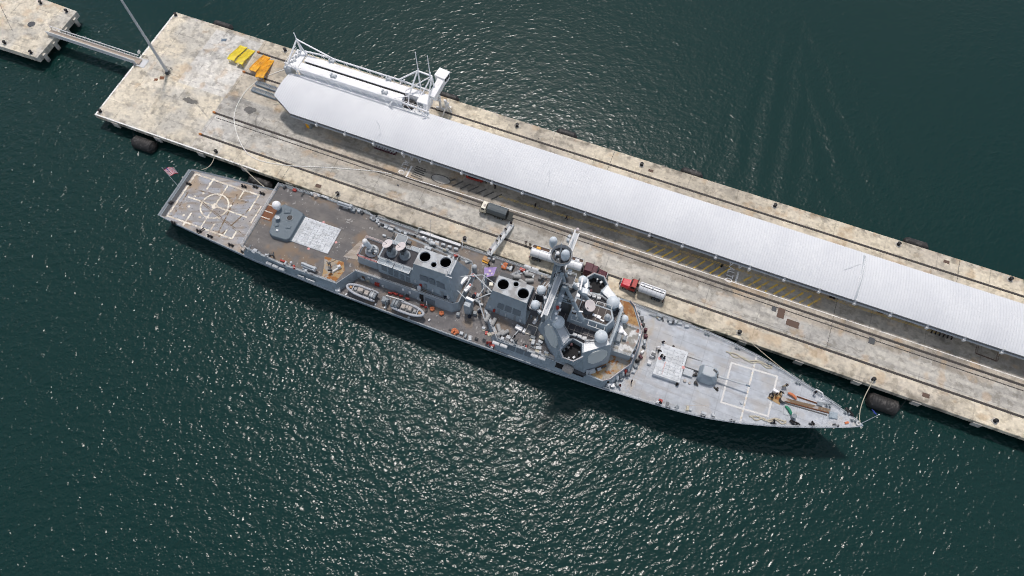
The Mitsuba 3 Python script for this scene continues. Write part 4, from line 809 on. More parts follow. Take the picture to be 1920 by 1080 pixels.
# ---- aft superstructure up to the missile deck
top = [(23.5, -8.25), (34, -8.95), (46.3, -8.8), (48.7, -4.65), (70.9, -4.3), (71.9, -3.6), (71.9, 3.6), (71.0, 6.0), (64.5, 6.5), (58, 7.5), (48.9, 7.6), (45.6, 9.0), (34, 9.1), (23.5, 8.6)]
bot = [(23.0, -8.75), (34, -9.35), (46.3, -9.85), (49.0, -5.1), (70.9, -5.3), (72.3, -4.2), (72.3, 4.2), (71.2, 6.4), (64.5, 7.0), (58, 7.9), (49.2, 8.1), (46.0, 9.85), (34, 9.35), (23.0, 8.75)]
W_('aft_deckhouse', loft([[(x, y, zd(x) - .05) for x, y in bot], [(x, y, 8.6) for x, y in top]]), 'ship_gray')
W_('missile_deck', sheet([(x * .9985 + .09, y * .975) for x, y in top], 8.63), 'deck_aft')
W_('deck_edge', tube([(x, y, 8.68) for x, y in top], .09, 5, True), 'light_gray')
W_('side_walkway', sheet([(48.9, 7.3), (64.5, 6.3), (71, 5.8), (71, 5.4), (48.9, 6.9)], 8.64), 'mid_gray')
# after launcher
VX0, VX1, VY0, VY1 = 32.8, 41.3, -3.07, 3.07
la = W_('aft_launcher', box(VX0 - .15, VX1 + .15, VY0 - .15, VY1 + .15, 8.5, 8.82, .04), 'launcher')
def hatches(parent, x0, x1, y0, y1, z, nx, ny, skip=(), m='launcher'):
    dx, dy = (x1 - x0) / nx, (y1 - y0) / ny
    for i in range(nx):
        for j in range(ny):
            if (i, j) in skip: continue
            cx, cy = x0 + dx * (i + .5), y0 + dy * (j + .5); big = i % 4
            part(parent, 'hatch', cat(box(cx - dx * .45, cx + dx * .45, cy - dy * .45, cy + dy * .45, z - .02, z + .09, .03), box(cx - dx * .3, cx - dx * .1, cy - dy * .42, cy + dy * .42, z + .08, z + .12), cbox(cx + dx * .2, cy + dy * .1, z + .08, .14, .5 * dy, .05)), m)
            part(parent, 'latch', cbox(cx + dx * .34, cy + dy * (.2 if (i + j) % 2 else -.2), z + .08, .13, .18, .05), 'latch')
hatches(la, 32.9, 37.0, VY0, VY1, 8.82, 4, 8); hatches(la, 37.15, 41.2, VY0, VY1, 8.82, 4, 8, skip=((3, 0), (3, 1)))
for x, y in ((32.3, 0), (37, 3.5), (41.8, 0), (37, -3.5)): W_('warning_spot', prism(circ(x, y, .3, 12), 8.55, 8.645), 'hatch_red')
hs_ = [(26.6, 3.4), (27.3, 4.2), (30.6, 4.0), (32.3, 3.6), (32.6, 3.0), (32.6, -3.1), (32.0, -3.8), (28.6, -4.0), (27.6, -3.4), (27.0, -.9), (26.6, -.4)]
W_('torpedo_winch_house', loft([[(x, y, 8.6) for x, y in hs_], [(29.6 + (x - 29.6) * .97, y * .97, 9.55) for x, y in hs_], [(29.6 + (x - 29.6) * .94, y * .94, 9.65) for x, y in hs_]]), 'house_gray')
W_('house_slope', loft([rect(32.0, 33.0, -3.4, 3.4), rect(32.0, 32.15, -3.3, 3.3)], [8.6, 9.45]), 'house_gray')
W_('house_hole', cat(lathe([(.62, 9.5), (.72, 9.5), (.74, 9.78), (.62, 9.8)], 30.2, 1.35, 18)), 'mid_gray'); W_('dark_opening', prism(circ(30.2, 1.35, .63, 18), 9.6, 9.74), 'black')
def radome(x, y, z, r, h=.6, name='radome', m='dome'):
    k = W_(name, lathe([(1e-3, z - h), (r * .55, z - h), (r * .7, z - h * .4), (r * .86, z - r * .5)] + [(r * math.cos(t), z + r * math.sin(t)) for t in np.linspace(-.52, math.pi / 2 - .01, 12)], x, y, 26), m, True); return k
radome(26.6, 2.65, 10.9, .95, 1.6, 'radome', 'white'); W_('antenna_base', cyl((26.6, 2.65, 8.6), (26.6, 2.65, 9.6), .5, .4), 'ship_gray')
W_('small_dish', dish(28.0, .2, 10.5, .55, 60, 65), 'light_gray', True); W_('dish_stand', cat(cyl((28, .2, 9.5), (28, .2, 10.4), .18), cbox(27.4, .6, 9.6, .5, .4, .4)), 'ship_gray')
W_('house_cover', cat(cbox(29.0, 2.6, 9.6, 1.4, .9, .3, .4, .1), cbox(31.0, -.8, 9.6, 1.1, .7, .25, .2, .1), cbox(28.4, -1.2, 9.6, .9, .8, .3, .7, .1)), 'house_gray'); W_('vent_box', cbox(29.2, -2.4, 9.6, .5, .35, .35), 'white')
W_('stern_hatchway', sheet([(23.55, -.5), (26.2, -.5), (26.2, 3.4), (23.55, 3.4)], 8.65), 'rust')
for y in (-.1, 1.5, 3.1): W_('walkway_line', box(23.3, 25.6, y - .12, y + .12, 8.6, 8.665), 'deck_line')
W_('aft_lifeline', rail([(23.4, -8.2, 8.6), (23.4, 8.5, 8.6)], 1.05, .04, 1.4, 3), 'pale')
W_('aft_wall_rack', cat(*[cbox(23.15, y, 5.2 + (abs(y * 7.3) % 1.8), .5, .5, .7, .3) for y in np.arange(-7.8, 8.4, 1.0)]), 'navy', stuff=True)
W_('aft_wall_rack', cat(*[cbox(22.85, y + .4, 5.0 + (abs(y * 5.1) % 1.2), .35, .35, .5, .3) for y in np.arange(-7.8, 8.4, 1.25)]), 'pale', stuff=True)
def lifelines(pts, h=1.0): W_('lifeline', rail(pts, h, .028, 2.0, 3), 'light_gray')
lifelines([(23.5, -8.2, 8.6), (34, -8.9, 8.6), (46.2, -8.75, 8.6)]); lifelines([(23.5, 8.5, 8.6), (34, 9.05, 8.6), (45.6, 8.9, 8.6), (48.9, 7.5, 8.6), (58, 7.4, 8.6), (64.5, 6.4, 8.6), (71, 5.9, 8.6)])
lifelines([(48.8, -4.7, 8.6), (70.6, -4.35, 8.6)])
for i in range(8): x = 105.5 + 5.5 * i; x2 = x + 5.5; lifelines([(x, -(bd(x) - .15), zd(x)), (x2, -(bd(x2) - .15), zd(x2))]); lifelines([(x, bd(x) - .15, zd(x)), (x2, bd(x2) - .15, zd(x2))])
# canisters, lockers, torpedo tubes
def raft(x, y, z, L=1.35, r=.33, a=0., m='pale'):
    W_('life_raft', xf(cat(tube([(-L / 2, 0, 0), (-L / 2 + .08, 0, 0), (L / 2 - .08, 0, 0), (L / 2, 0, 0)], [r * .8, r, r, r * .8], 12), *[tube([(k * L - .04, 0, 0), (k * L + .04, 0, 0)], r * 1.05, 12) for k in (-.25, .25)], cbox(0, 0, -r - .15, L * .8, .35, .2)), move(x, y, z, a)), m)
for x, y in ((30.3, -9.35), (31.9, -9.45), (33.5, -9.55)): raft(x, y, 7.6)
for x, y in ((31.9, 9.55), (34.0, 9.6)): raft(x, y, 7.9, 1.7)
for x, y, L in ((38.1, -9.6, 1.5), (40.4, -9.72, 2.0)): W_('side_fender_panel', cbox(x, y, 6.9, L, .18, .9, -.01, .03), 'pale')
for x, y, a in ((39.6, -7.7, -.05), (40.0, 8.6, 0.02)):
    W_('torpedo_tubes', xf(cat(*[cyl((-1.7, dy, 1.0 + dz), (1.7, dy, 1.0 + dz), .23) for dy, dz in ((-.26, 0), (.26, 0), (0, .42))], cbox(0, 0, 0, 1.0, .7, .9), cbox(1.3, 0, .7, .5, .9, .7)), move(x, y, 8.6, a)), 'light_gray', 40)
def gunmount(x, y, z, a): W_('machine_gun_mount', xf(cat(cyl((0, 0, 0), (0, 0, .9), .14), cbox(0, 0, .9, .5, .35, .35), beam((.2, 0, 1.1), (1.6, .1, 1.15), .1), cbox(-.3, 0, .9, .12, .9, .6)), move(x, y, z, a)), 'dark_gray')
gunmount(43.2, -5.4, 8.6, .8); gunmount(31.0, -7.9, 8.6, -2.6); gunmount(44.0, -6.6, 8.6, 2.0)
W_('davit_post', cat(cbox(45.3, -5.2, 8.6, .7, .5, .9, .9), cbox(44.9, -6.0, 8.6, 1.6, .3, .5, 1.0)), 'pale')
W_('rust_patch', sheet([(41.0, -3.9), (45.5, -3.7), (46.6, -5.5), (46.0, -8.4), (42.8, -8.5), (42.0, -6.0)], 8.645), 'rust_deck')
W_('rust_patch', sheet([(44.8, -2.6), (48.0, -2.2), (47.8, 1.8), (46.5, 2.2), (45.6, -.5)], 8.645), 'deck_flight')
# deck clutter with a fixed seed, kept along edges and walls as in the photograph
def clutter(n, x0, x1, yf, z, seed, jit=.4):
    r_ = random.Random(seed)
    kinds = [('deck_locker', 'shade_gray'), ('ready_box', 'mid_gray'), ('pipe_run', 'dark_gray'), ('life_ring', 'red'), ('rope_coil', 'rope'), ('deck_locker', 'light_gray'), ('vent_cowl', 'pale'), ('cable_reel', 'dark_gray'), ('hose_box', 'tan'), ('pipe_run', 'mid_gray'), ('deck_locker', 'mid_gray'), ('fire_station', 'light_gray'), ('ready_box', 'light_gray')]
    for i in range(n):
        x = r_.uniform(x0, x1); y = (yf(x) if callable(yf) else yf) + r_.uniform(-jit, jit); nm, m = r_.choice(kinds); zz = z(x) if callable(z) else z; a = r_.choice([0, 0, 1.57, r_.uniform(0, 3)])
        if nm == 'vent_cowl': me = cat(cyl((x, y, zz), (x, y, zz + .7), .16), ball(x, y, zz + .7, .25, .8, 10))
        elif nm == 'cable_reel': me = xf(cat(cyl((0, -.25, .3), (0, .25, .3), .28, n=12), cyl((0, -.3, .3), (0, -.25, .3), .36, n=12), cyl((0, .25, .3), (0, .3, .3), .36, n=12)), move(x, y, zz, a))
        elif nm == 'pipe_run': me = xf(cat(cyl((-.9, 0, .15), (.9, 0, .15), .07), cyl((-.8, .2, .15), (.8, .2, .15), .05), cbox(0, .1, 0, .3, .4, .3)), move(x, y, zz, a))
        else: me = cbox(x, y, zz, r_.uniform(.5, 1.2), r_.uniform(.35, .7), r_.uniform(.4, .9), a, .03)
        W_(nm, me, m)
clutter(16, 24, 45, lambda x: -8.3, 8.6, 1, .35); clutter(16, 24, 48, lambda x: 8.6 - max(0, x - 45) * .3, 8.6, 2, .3); clutter(26, 48, 71, lambda x: 7.3 - max(0, x - 58) * .11, 8.6, 3, .4); clutter(10, 50, 71, -4.9, 6.05, 4, .25); clutter(12, 50, 68, 5.4, 8.6, 5, .5)

# ---- aft house: close-in gun platform, illuminator deck, funnel
def ship_quads(q0, q1, z0, z1):
    """side faces between two 4-gons (port aft, stbd aft, stbd fwd, port fwd order not needed)"""
    return [[(*q0[i], z0), (*q0[(i + 1) % 4], z0), (*q1[(i + 1) % 4], z1), (*q1[i], z1)] for i in range(4)]
W_('gun_house', loft([rrect(48.2, 53.4, -2.75, 2.75, .6, 3), rrect(48.4, 53.4, -2.35, 2.5, .55, 3)], [8.6, 10.9]), 'ship_gray')
W_('platform_floor', box(48.75, 53.0, -1.75, 2.2, 10.88, 10.94), 'roof_brown')
W_('platform_edge', tube([(48.5, -2.2, 11.0), (53.3, -2.2, 11.0), (53.3, 2.4, 11.0), (48.5, 2.4, 11.0)], .09, 5, True), 'pink_rim')
W_('lifeline', rail([(48.5, -2.3, 10.9), (48.5, 2.45, 10.9), (53.2, 2.45, 10.9)], 1.0, .035, 1.5, 3), 'pink_rim'); W_('lifeline', rail([(48.7, -2.3, 10.9), (53.2, -2.3, 10.9)], 1.0, .035, 1.5, 3), 'red')
W_('gun_base', loft([circ(50.9, -.1, 1.5, 16), circ(50.9, -.1, 1.25, 16)], [10.9, 11.5]), 'light_gray')
W_('close_in_gun', cat(loft([rrect(49.9, 51.5, -.9, .7, .3, 3), rrect(50.1, 51.3, -.7, .5, .25, 3)], [11.5, 12.6]), beam((51.2, -.1, 12.3), (52.5, -.1, 12.5), .22), cbox(50.9, -.95, 11.9, .8, .4, .7)), 'mid_gray')
W_('gun_radar', cat(cyl((50.5, 0, 12.5), (50.2, 0, 13.6), .52, .55, 18), cyl((50.2, 0, 13.6), (49.95, 0, 14.4), .55, .5, 18)), 'dome', 40); W_('gun_radar_cap', ball(49.9, 0, 14.45, .55, .9, 18), 'white', True); W_('search_radar', cat(ball(49.7, -.75, 13.6, .32, .8, 12), cyl((50.0, -.5, 13.3), (49.7, -.75, 13.6), .15)), 'white', True)
ia, ib = [(53.4, 3.1), (53.4, -3.1), (61.4, -3.15), (61.4, 3.15)], [(53.5, 2.2), (53.5, -2.0), (61.4, -2.0), (61.4, 2.3)]
W_('illuminator_house', loft([ia, ib], [8.6, 13.2]), 'ship_gray'); W_('house_roof', box(53.8, 61.2, -1.75, 2.0, 13.18, 13.24), 'roof_dark')
for i, (x, y) in enumerate(((55.9, 0), (58.7, .35))):
    W_('illuminator_base', lathe([(.01, 13.2), (1.15, 13.2), (1.15, 13.6), (.85, 13.7), (.8, 14.6), (.5, 15.0), (.01, 15.1)], x, y, 20), 'mid_gray', 40); W_('illuminator_yoke', cat(cbox(x - .1, y + .55, 14.6, .7, .2, 1.5), cbox(x - .1, y - .55, 14.6, .7, .2, 1.5)), 'dark_gray')
    W_('illuminator_dish', dish(x - .75, y + .35, 16.3, 1.3, 172 + 4 * i, 60, 1.1), 'dish', True); W_('illuminator_feed', cat(beam((x - .8, y + .3, 16.2), (x - 1.6, y + .35, 16.9), .08), cbox(x - .2, y + .1, 15.3, .9, .6, .6)), 'dark_gray')
for x0, x1, s in ((53.9, 57.2, -1), (57.5, 61.0, -1), (59.0, 62.4, 1)):
    W_('grating_platform', cat(*[beam((x0 + (x1 - x0) * k / 2, s * 1.9, 13.1), (x0 + (x1 - x0) * k / 2, s * 3.05, 13.1), .09) for k in range(3)], beam((x0, s * 3.05, 13.1), (x1, s * 3.05, 13.1), .09), beam((x0, s * 1.95, 13.1), (x1, s * 1.95, 13.1), .09)), 'pale')
    W_('grating', box(x0, x1, min(s * 1.95, s * 3.05), max(s * 1.95, s * 3.05), 13.02, 13.06), 'ship_gray')
W_('round_platform', loft([rrect(54.9, 57.2, 3.0, 5.0, .35, 4), rrect(54.9, 57.2, 3.0, 5.0, .35, 4)], [12.5, 12.58]), 'mid_gray'); W_('round_platform_rim', tube([(x, y, 12.62) for x, y in rrect(54.9, 57.2, 3.0, 5.0, .35, 4)], .09, 5, True), 'pale'); W_('platform_bracket', cat(box(54.3, 57.0, 2.0, 3.1, 12.7, 12.8), beam((55, 4.6, 12.5), (55.2, 2.4, 10.2), .15), beam((57, 4.6, 12.5), (57, 2.4, 10.2), .15)), 'ship_gray')
lifelines([(53.6, -2.0, 13.2), (61.2, -2.0, 13.2)]); lifelines([(53.6, 2.2, 13.2), (61.2, 2.2, 13.2)])
LF = [(53.4, -3.1, 8.6), (61.4, -3.15, 8.6), (61.4, -2.0, 13.2), (53.5, -2.0, 13.2)]
LFP = [(x, -y if z < 9 else -y + .2, z) for x, y, z in LF]
for q, o in ((LF, (0, -1, .2)), (LFP, (0, 1, .2))):
    for s0, s1, t0, t1 in ((.10, .24, .22, .66), (.30, .42, .12, .56), (.46, .58, .08, .5), (.64, .75, .05, .42), (.66, .76, .52, .80), (.80, .92, .46, .76), (.80, .92, .05, .38)): W_('louvre', panel(q, srect(s0, s1, t0, t1), .05, o), 'louvre')
    for s0 in (.27, .44, .61, .78): W_('stiffener', panel(q, srect(s0 - .006, s0 + .006, 0, .85), .12, o), 'ship_gray')
def funnel(b, t_, z0, z1, holes, lv, nm):
    body = mani(loft([b, t_], [z0, z1]))
    for x, y, r in holes: body = body - m3.Manifold.cylinder(4.0, r, r, 28).translate([x, y, z1 - 3.0])
    W_('funnel', unman(body), 'ship_gray'); c = np.mean(t_, 0)
    tp = mani(prism([tuple(c + (np.array(p) - c) * .985) for p in t_], z1 - .02, z1 + .03))
    for x, y, r in holes: tp = tp - m3.Manifold.cylinder(4.0, r, r, 28).translate([x, y, z1 - 2.0])
    W_('funnel_top', unman(tp), 'stack_top')
    for x, y, r in holes:
        W_('uptake_rim', lathe([(r - .01, z1 - .2), (r + .13, z1), (r + .12, z1 + .16), (r, z1 + .18), (r - .05, z1 - .2)], x, y, 28), 'light_gray', 40)
        W_('uptake', lathe([(r - .012, z1 + .02), (r - .03, z1 - 2.9), (.01, z1 - 2.92)], x, y, 28), 'black')
    for s in (-1, 1):
        B = [p for p in b if p[1] * s > 0]; Tp = [p for p in t_ if p[1] * s > 0]; B.sort(); Tp.sort()
        Q = [(*B[0], z0), (*B[-1], z0), (*Tp[-1], z1), (*Tp[0], z1)]
        for q in lv: W_('louvre', panel(Q, srect(*q), .05, (0, s, .2)), 'louvre')
        W_('access_door', panel(Q, srect(.30, .36, .02, .26), .06, (0, s, .2)), 'mid_gray'); W_('access_door', panel(Q, srect(.70, .76, .02, .26), .06, (0, s, .2)), 'mid_gray')
        [W_('wall_fitting', panel(Q, srect(*k), .3, (0, s, .2)), 'light_gray') for k in ((.08, .12, .2, .27), (.5, .53, .1, .2), (.86, .90, .12, .24))]
        W_('hose_station', panel(Q, srect(.2, .25, .08, .18), .3, (0, s, .2)), 'red')
funnel([(60.9, 3.15), (60.9, -3.15), (71.3, -4.1), (71.3, 4.1)], [(62.0, 1.95), (62.0, -1.95), (69.35, -1.85), (69.35, 1.95)], 8.6, 16.3, [(63.55, .3, 1.14), (67.9, .62, 1.14), (65.9, -.7, .6)], [(.2, .40, .40, .60), (.44, .58, .40, .60), (.63, .83, .40, .60)], 'aft')
W_('funnel_mast', cat(*[beam((69.3, y, 14.4), (69.3, y, 17.6), .09) for y in (-1.6, 1.9)], *[beam((69.3, -1.6, z), (69.3, 1.9, z), .09) for z in (15.2, 16.3, 17.4)], beam((69.9, -1.6, 16.6), (69.9, 2.4, 16.6), .1), beam((69.1, -2.2, 16.5), (70.5, -2.2, 16.5), .18), box(69.35, 69.9, -1.5, 1.8, 16.2, 16.26)), 'light_gray')
W_('whip_aerial', cyl((67.2, 5.2, 8.7), (67.7, .9, 17.2), .07, .04, 6), 'dark_gray'); W_('whip_aerial', cyl((60.0, 8.6, 6.2), (60.4, 9.8, 14.0), .05, .03, 6), 'light_gray')
W_('accommodation_ladder', cat(box(57.0, 66.6, 9.5, 10.1, 6.5, 6.75, .04), *[cbox(57.4 + .5 * i, 9.8, 6.75, .1, .6, .06) for i in range(18)], tube([(56.4, 9.2, 6.2), (56.6, 10.2, 7.4), (57.2, 10.4, 7.5)], .1, 6), tube([(67.2, 9.2, 6.2), (67.0, 10.2, 7.4), (66.6, 10.4, 7.5)], .1, 6)), 'pale')
W_('side_locker', cat(*[cbox(58.5 + 1.5 * i, 8.7, 6.05, .9, .5, .7, .02 * i, .05) for i in range(6)]), 'light_gray', stuff=True)
W_('vent_head', cat(cyl((59.2, 7.4, 8.6), (59.2, 7.4, 9.4), .22), ball(59.2, 7.4, 9.5, .32, .8, 12)), 'white', True)
for x, y, z in ((71.25, 1.0, 9.5), (72.55, .05, 8.6)): W_('white_canister', xf(cat(box(-1.05, 1.05, -.36, .36, 0, .5, .08), cbox(0, 0, -.9, 1.4, .3, .9)), move(x, y, z, 1.22)), 'white')
W_('canister_mark', cbox(72.75, .72, 9.1, .4, .4, .03, 1.22), 'red')
# boat deck wall details
for s in (-1,):
    BW_ = [(49.0, -5.1, 6.0), (70.9, -5.3, 6.0), (70.9, -4.3, 8.55), (48.8, -4.65, 8.55)]
    for q, m, nm in (((.66, .70, .05, .8), 'black', 'open_doorway'), ((.72, .82, .05, .62), 'louvre', 'louvre'), ((.05, .08, .2, .6), 'brown_plate', 'wall_hatch'), ((.48, .50, .55, .75), 'white', 'wall_lamp'), ((.55, .57, .5, .7), 'white', 'wall_lamp'), ((.12, .14, .6, .8), 'white', 'wall_lamp'), ((.16, .17, .6, .8), 'white', 'wall_lamp')): W_(nm, panel(BW_, srect(*q), .05, (0, -1, .2)), m)
    W_('open_door', cbox(65.6, -5.9, 6.1, .08, .9, 1.9, .5), 'ship_gray'); W_('pipe_rack', cat(*[beam((61.5, -4.2 + .3 * k, 8.9 + .1 * k), (70.0, -4.2 + .3 * k, 8.9 + .1 * k), .09) for k in range(4)]), 'mid_gray')
for x, y in ((57.6, -5.6), (58.2, -5.7), (59.3, -5.65), (60.9, -5.8), (64.4, -6.0), (56.9, -5.9)): W_('hose_reel', cat(cyl((x, y, 6.4), (x, y - .25, 6.4), .36, n=12), cbox(x + .35, y, 6.1, .35, .3, .5)), 'red')
for x, y in ((66.8, -6.1), (69.0, -6.3)): W_('float_bundle', cat(*[ball(x + .3 * math.cos(k), y + .3 * math.sin(k), 6.3 + .1 * (k % 2), .28, .9, 10) for k in range(6)]), 'orange', True)
W_('locker_stack', cbox(46.4, -9.2, 6.0, .9, 1.0, 1.0, .3, .05), 'white'); W_('pale_tank', cat(cyl((63.2, -3.9, 8.7), (63.2, -3.9, 9.9), .4, n=14)), 'pale', 40)
W_('gunwale', tube([(x, -(bd(x) - .02), zd(x) + .45) for x in np.linspace(46.5, 82.5, 20)], .07, 5), 'light_gray'); W_('bulwark', cat(*[beam((x, -(bd(x) - .02), zd(x)), (x, -(bd(x) - .02), zd(x) + .45), .08) for x in np.linspace(46.5, 82.5, 22)]), 'ship_gray')
lifelines([(x, 9.9, 6.0) for x in (46.5, 57)]); lifelines([(x, 9.95, 6.0) for x in (67.5, 72.6)]); lifelines([(x, 9.95, 6.0) for x in (74.6, 83)])
# ---- waist between the funnels
W_('crane_post', cat(box(73.5, 74.9, -4.6, -3.0, 6.0, 10.6, .08), box(73.4, 75.0, -3.4, -2.9, 10.5, 11.2, .06)), 'ship_gray'); W_('crane_head', cbox(74.4, -3.1, 11.0, 1.7, .5, .4, -.1, .05), 'white')
for a, b, w in (((71.4, -2.4, 11.6), (73.7, -3.4, 11.2), .16), ((75.0, -3.3, 11.2), (77.2, -1.2, 11.6), .16), ((77.2, -1.2, 11.6), (78.0, -.6, 11.7), .2), ((72.9, 1.2, 11.9), (72.7, -.6, 11.9), .13), ((73.6, 2.2, 11.9), (73.0, -.4, 9.0), .13), ((73.2, 2.0, 12.2), (78.4, -.2, 11.2), .2), ((70.9, .6, 12.0), (74.8, 2.4, 12.2), .14), ((76.2, .9, 11.0), (75.6, -1.9, 10.6), .16), ((75.9, -2.4, 10.8), (78.6, -5.6, 9.0), .22), ((74.8, 2.6, 12), (78.0, 2.0, 11), .12), ((76.4, .6, 8.6), (76.4, .6, 11.1), .14)): W_('crane_boom', beam(a, b, w), 'light_gray')
W_('replenishment_frame', cat(beam((75.4, 3.0, 6), (75.4, 3.0, 12), .25), beam((75.4, 1.0, 6), (75.4, 1.0, 12), .25), *[beam((75.4, 1.0, z), (75.4, 3.0, z), .12) for z in (7.5, 9, 10.5, 12)]), 'ship_gray')
W_('rigging_tank', cat(ball(71.9, 5.2, 8.6, .55, .9, 14), cyl((71.9, 5.2, 6), (71.9, 5.2, 8.5), .45)), 'light_gray', True)
for x, y, L in ((75.2, -1.2, 1.1), (76.3, -2.9, .9), (75.6, -3.9, .8), (76.6, 1.8, 1.2), (73.6, -1.8, .9), (72.4, -5.4, .7)): W_('ready_box', cbox(x, y, 6.05, L, .7, .9, x, .04), 'mid_gray')
for x, y, z, a, m in ((74.2, -1.1, 8.2, .3, 'navy'), (74.8, -5.0, 6.6, 0, 'navy'), (76.5, -3.6, 7.4, 1.2, 'navy')): W_('dark_cover', cat(ball(x, y, z, .4, 1.4, 10), cbox(x, y + .3, z - .6, .4, .7, .5, a)), m)
W_('cream_box', cbox(76.7, 2.6, 8.3, .8, .8, .6, .3, .04), 'cab_cream'); W_('life_buoy', lathe([(.22, 9.5), (.4, 9.42), (.42, 9.5), (.38, 9.6), (.22, 9.5)], 72.6, 2.9, 14), 'hatch_red', True)
# ---- forward deckhouse on the 01 level
t01 = [(77.6, 3.5), (77.6, -3.5), (82.4, -8.55), (95, -8.6), (100, -8.9), (105.0, -9.2), (106.2, -8.4), (109.1, -3.9), (109.4, 0), (109.1, 3.9), (106.2, 8.4), (105.0, 9.2), (100, 8.9), (95, 8.6), (82.4, 8.55)]
b01 = [(77.9, 3.6), (77.9, -3.6), (82.2, -9.75), (95, -9.95), (100, -9.95), (105.4, -9.8), (106.7, -8.9), (109.7, -4.1), (110.0, 0), (109.7, 4.1), (106.7, 8.9), (105.4, 9.8), (100, 9.95), (95, 9.95), (82.2, 9.75)]
W_('forward_deckhouse', loft([[(x, y, zd(x) - .05) for x, y in b01], [(x, y, 8.75) for x, y in t01]]), 'ship_gray')
W_('upper_deck', sheet([(77.8, 3.3), (77.8, -3.3), (82.5, -8.3), (95, -8.35), (100.5, -8.6), (100.5, 8.6), (95, 8.35), (82.5, 8.3)], 8.78), 'deck_main')
W_('rusty_deck', sheet([(100.5, -8.6), (104.9, -8.95), (106.0, -8.2), (108.85, -3.8), (109.1, 0), (108.85, 3.8), (106.0, 8.2), (104.9, 8.95), (100.5, 8.6)], 8.785), 'rust_deck')
W_('bulwark', cat(*[beam((*t01[i], 9.0), (*t01[i + 1], 9.0), .12, .7) for i in range(5, 11)]), 'ship_gray'); W_('bulwark_rim', tube([(*p, 9.38) for p in t01[5:12]], .08, 5), 'pink_rim')
W_('deck_edge', tube([(*p, 8.8) for p in t01[1:6]], .08, 5), 'light_gray'); W_('deck_edge', tube([(*p, 8.8) for p in t01[11:] + t01[:1]], .08, 5), 'light_gray')
for s in (-1, 1):
    FQ = [(105.4, s * 9.8, zd(105)), (106.7, s * 8.9, zd(106)), (106.2, s * 8.4, 8.75), (105.0, s * 9.2, 8.75)]
    FQ2 = [(106.7, s * 8.9, zd(106)), (109.7, s * 4.1, zd(109)), (109.1, s * 3.9, 8.75), (106.2, s * 8.4, 8.75)]
    W_('open_doorway', panel(FQ, srect(.62, .95, .08, .85), .03, (1, s, 0)), 'black'); W_('door', panel(FQ2, srect(.08, .22, .05, .85), .06, (1, s, 0)), 'light_gray')
    for k in range(5): W_('wall_locker', panel(FQ2, srect(.30 + .13 * k, .38 + .13 * k, .3, .85), .35, (1, s, 0)), ['white', 'mid_gray', 'pale', 'red', 'light_gray'][k])
    SQ = [(82.2, s * 9.75, 6.05), (95, s * 9.95, 6.2), (95, s * 8.6, 8.75), (82.4, s * 8.55, 8.75)]
    for k in range(3): W_('louvre', panel(SQ, srect(.20 + .145 * k, .32 + .145 * k, .5, .95), .05, (0, s, .3)), 'louvre')
for s in (-1, 1):
    for x in (82.4, 84.1, 90.6, 92.2): raft(x, s * 9.2 if x < 86 else s * 8.95, 8.5 if x < 86 else 8.6, 1.5, .36)
W_('mast_stay_post', cat(beam((88.2, -8.6, 8.7), (88.2, -8.4, 10.6), .1), beam((87.6, -8.5, 10.2), (88.8, -8.5, 10.2), .08)), 'pale')
lifelines([(82.6, -8.4, 8.78), (95, -8.45, 8.78)]); lifelines([(82.6, 8.4, 8.78), (95, 8.45, 8.78)]); lifelines([(77.7, -3.5, 8.78), (82.3, -8.4, 8.78)]); lifelines([(77.7, 3.5, 8.78), (82.3, 8.4, 8.78)])
for s in (-1, 1): W_('slope_pipe', cat(*[cyl((77.7 + .2 * k, s * 3.3, 8.9), (82.6 + .2 * k, s * 8.3, 8.9), .09) for k in (0, 1, 2)], *[cbox(78 + .55 * i, s * (3.9 + .56 * i), 8.8, .3, .3, .5) for i in range(8)]), 'light_gray')
funnel([(77.5, 3.1), (77.5, -3.1), (86.6, -3.5), (86.6, 3.5)], [(78.9, 1.75), (78.9, -1.75), (86.2, -1.95), (86.2, 1.95)], 8.75, 16.3, [(80.45, .2, 1.14), (84.85, -.25, 1.14), (82.8, 1.15, .56)], [(.26, .42, .30, .56), (.46, .62, .30, .56), (.66, .86, .30, .56)], 'fwd')
W_('side_strip', prism([(86.25, 1.9), (86.25, -1.9), (86.9, -1.9), (86.9, 1.9)], 13.0, 14.8), 'roof_dark')
for y in (1.75, -1.65):
    radome(87.9, y, 16.4, .92, 1.0); W_('antenna_base', cat(cbox(87.9, y, 12.4, 1.5, 1.6, 2.9, 0, .06)), 'roof_dark'); W_('lifeline', rail([(87.0, y - .85, 15.2), (88.7, y - .85, 15.2), (88.7, y + .85, 15.2), (87.0, y + .85, 15.2)], .9, .04, 1.6, 2, True), 'pale')
    W_('platform_leg', cat(beam((88.5, y, 8.75), (88.5, y, 12.5), .3), beam((87.2, y, 8.75), (87.2, y, 12.5), .3)), 'mid_gray')
for x, y, a in ((78.9, -5.0, .3), (80.4, -5.3, .3), (81.9, -6.2, -.9), (83.4, -6.7, .9), (82.6, -7.1, 1.0)):
    W_('stowage_canister', xf(cat(tube([(-.9, 0, .5), (-.8, 0, .5), (.8, 0, .5), (.9, 0, .5)], [.3, .42, .42, .3], 10), cbox(0, 0, 0, 1.2, .4, .2)), move(x, y, 8.78, a if x > 81 else 1.5)), 'canvas', 40)
for x, y, a in ((79.6, 5.4, .2), (81.2, 5.9, .3), (82.8, 5.1, -.2), (84.0, 6.0, .4), (83.4, 7.3, .2)): W_('stowage_canister', xf(cat(tube([(-.9, 0, .5), (-.8, 0, .5), (.8, 0, .5), (.9, 0, .5)], [.3, .42, .42, .3], 10), cbox(0, 0, 0, 1.2, .4, .2)), move(x, y, 8.78, a)), 'canvas', 40)
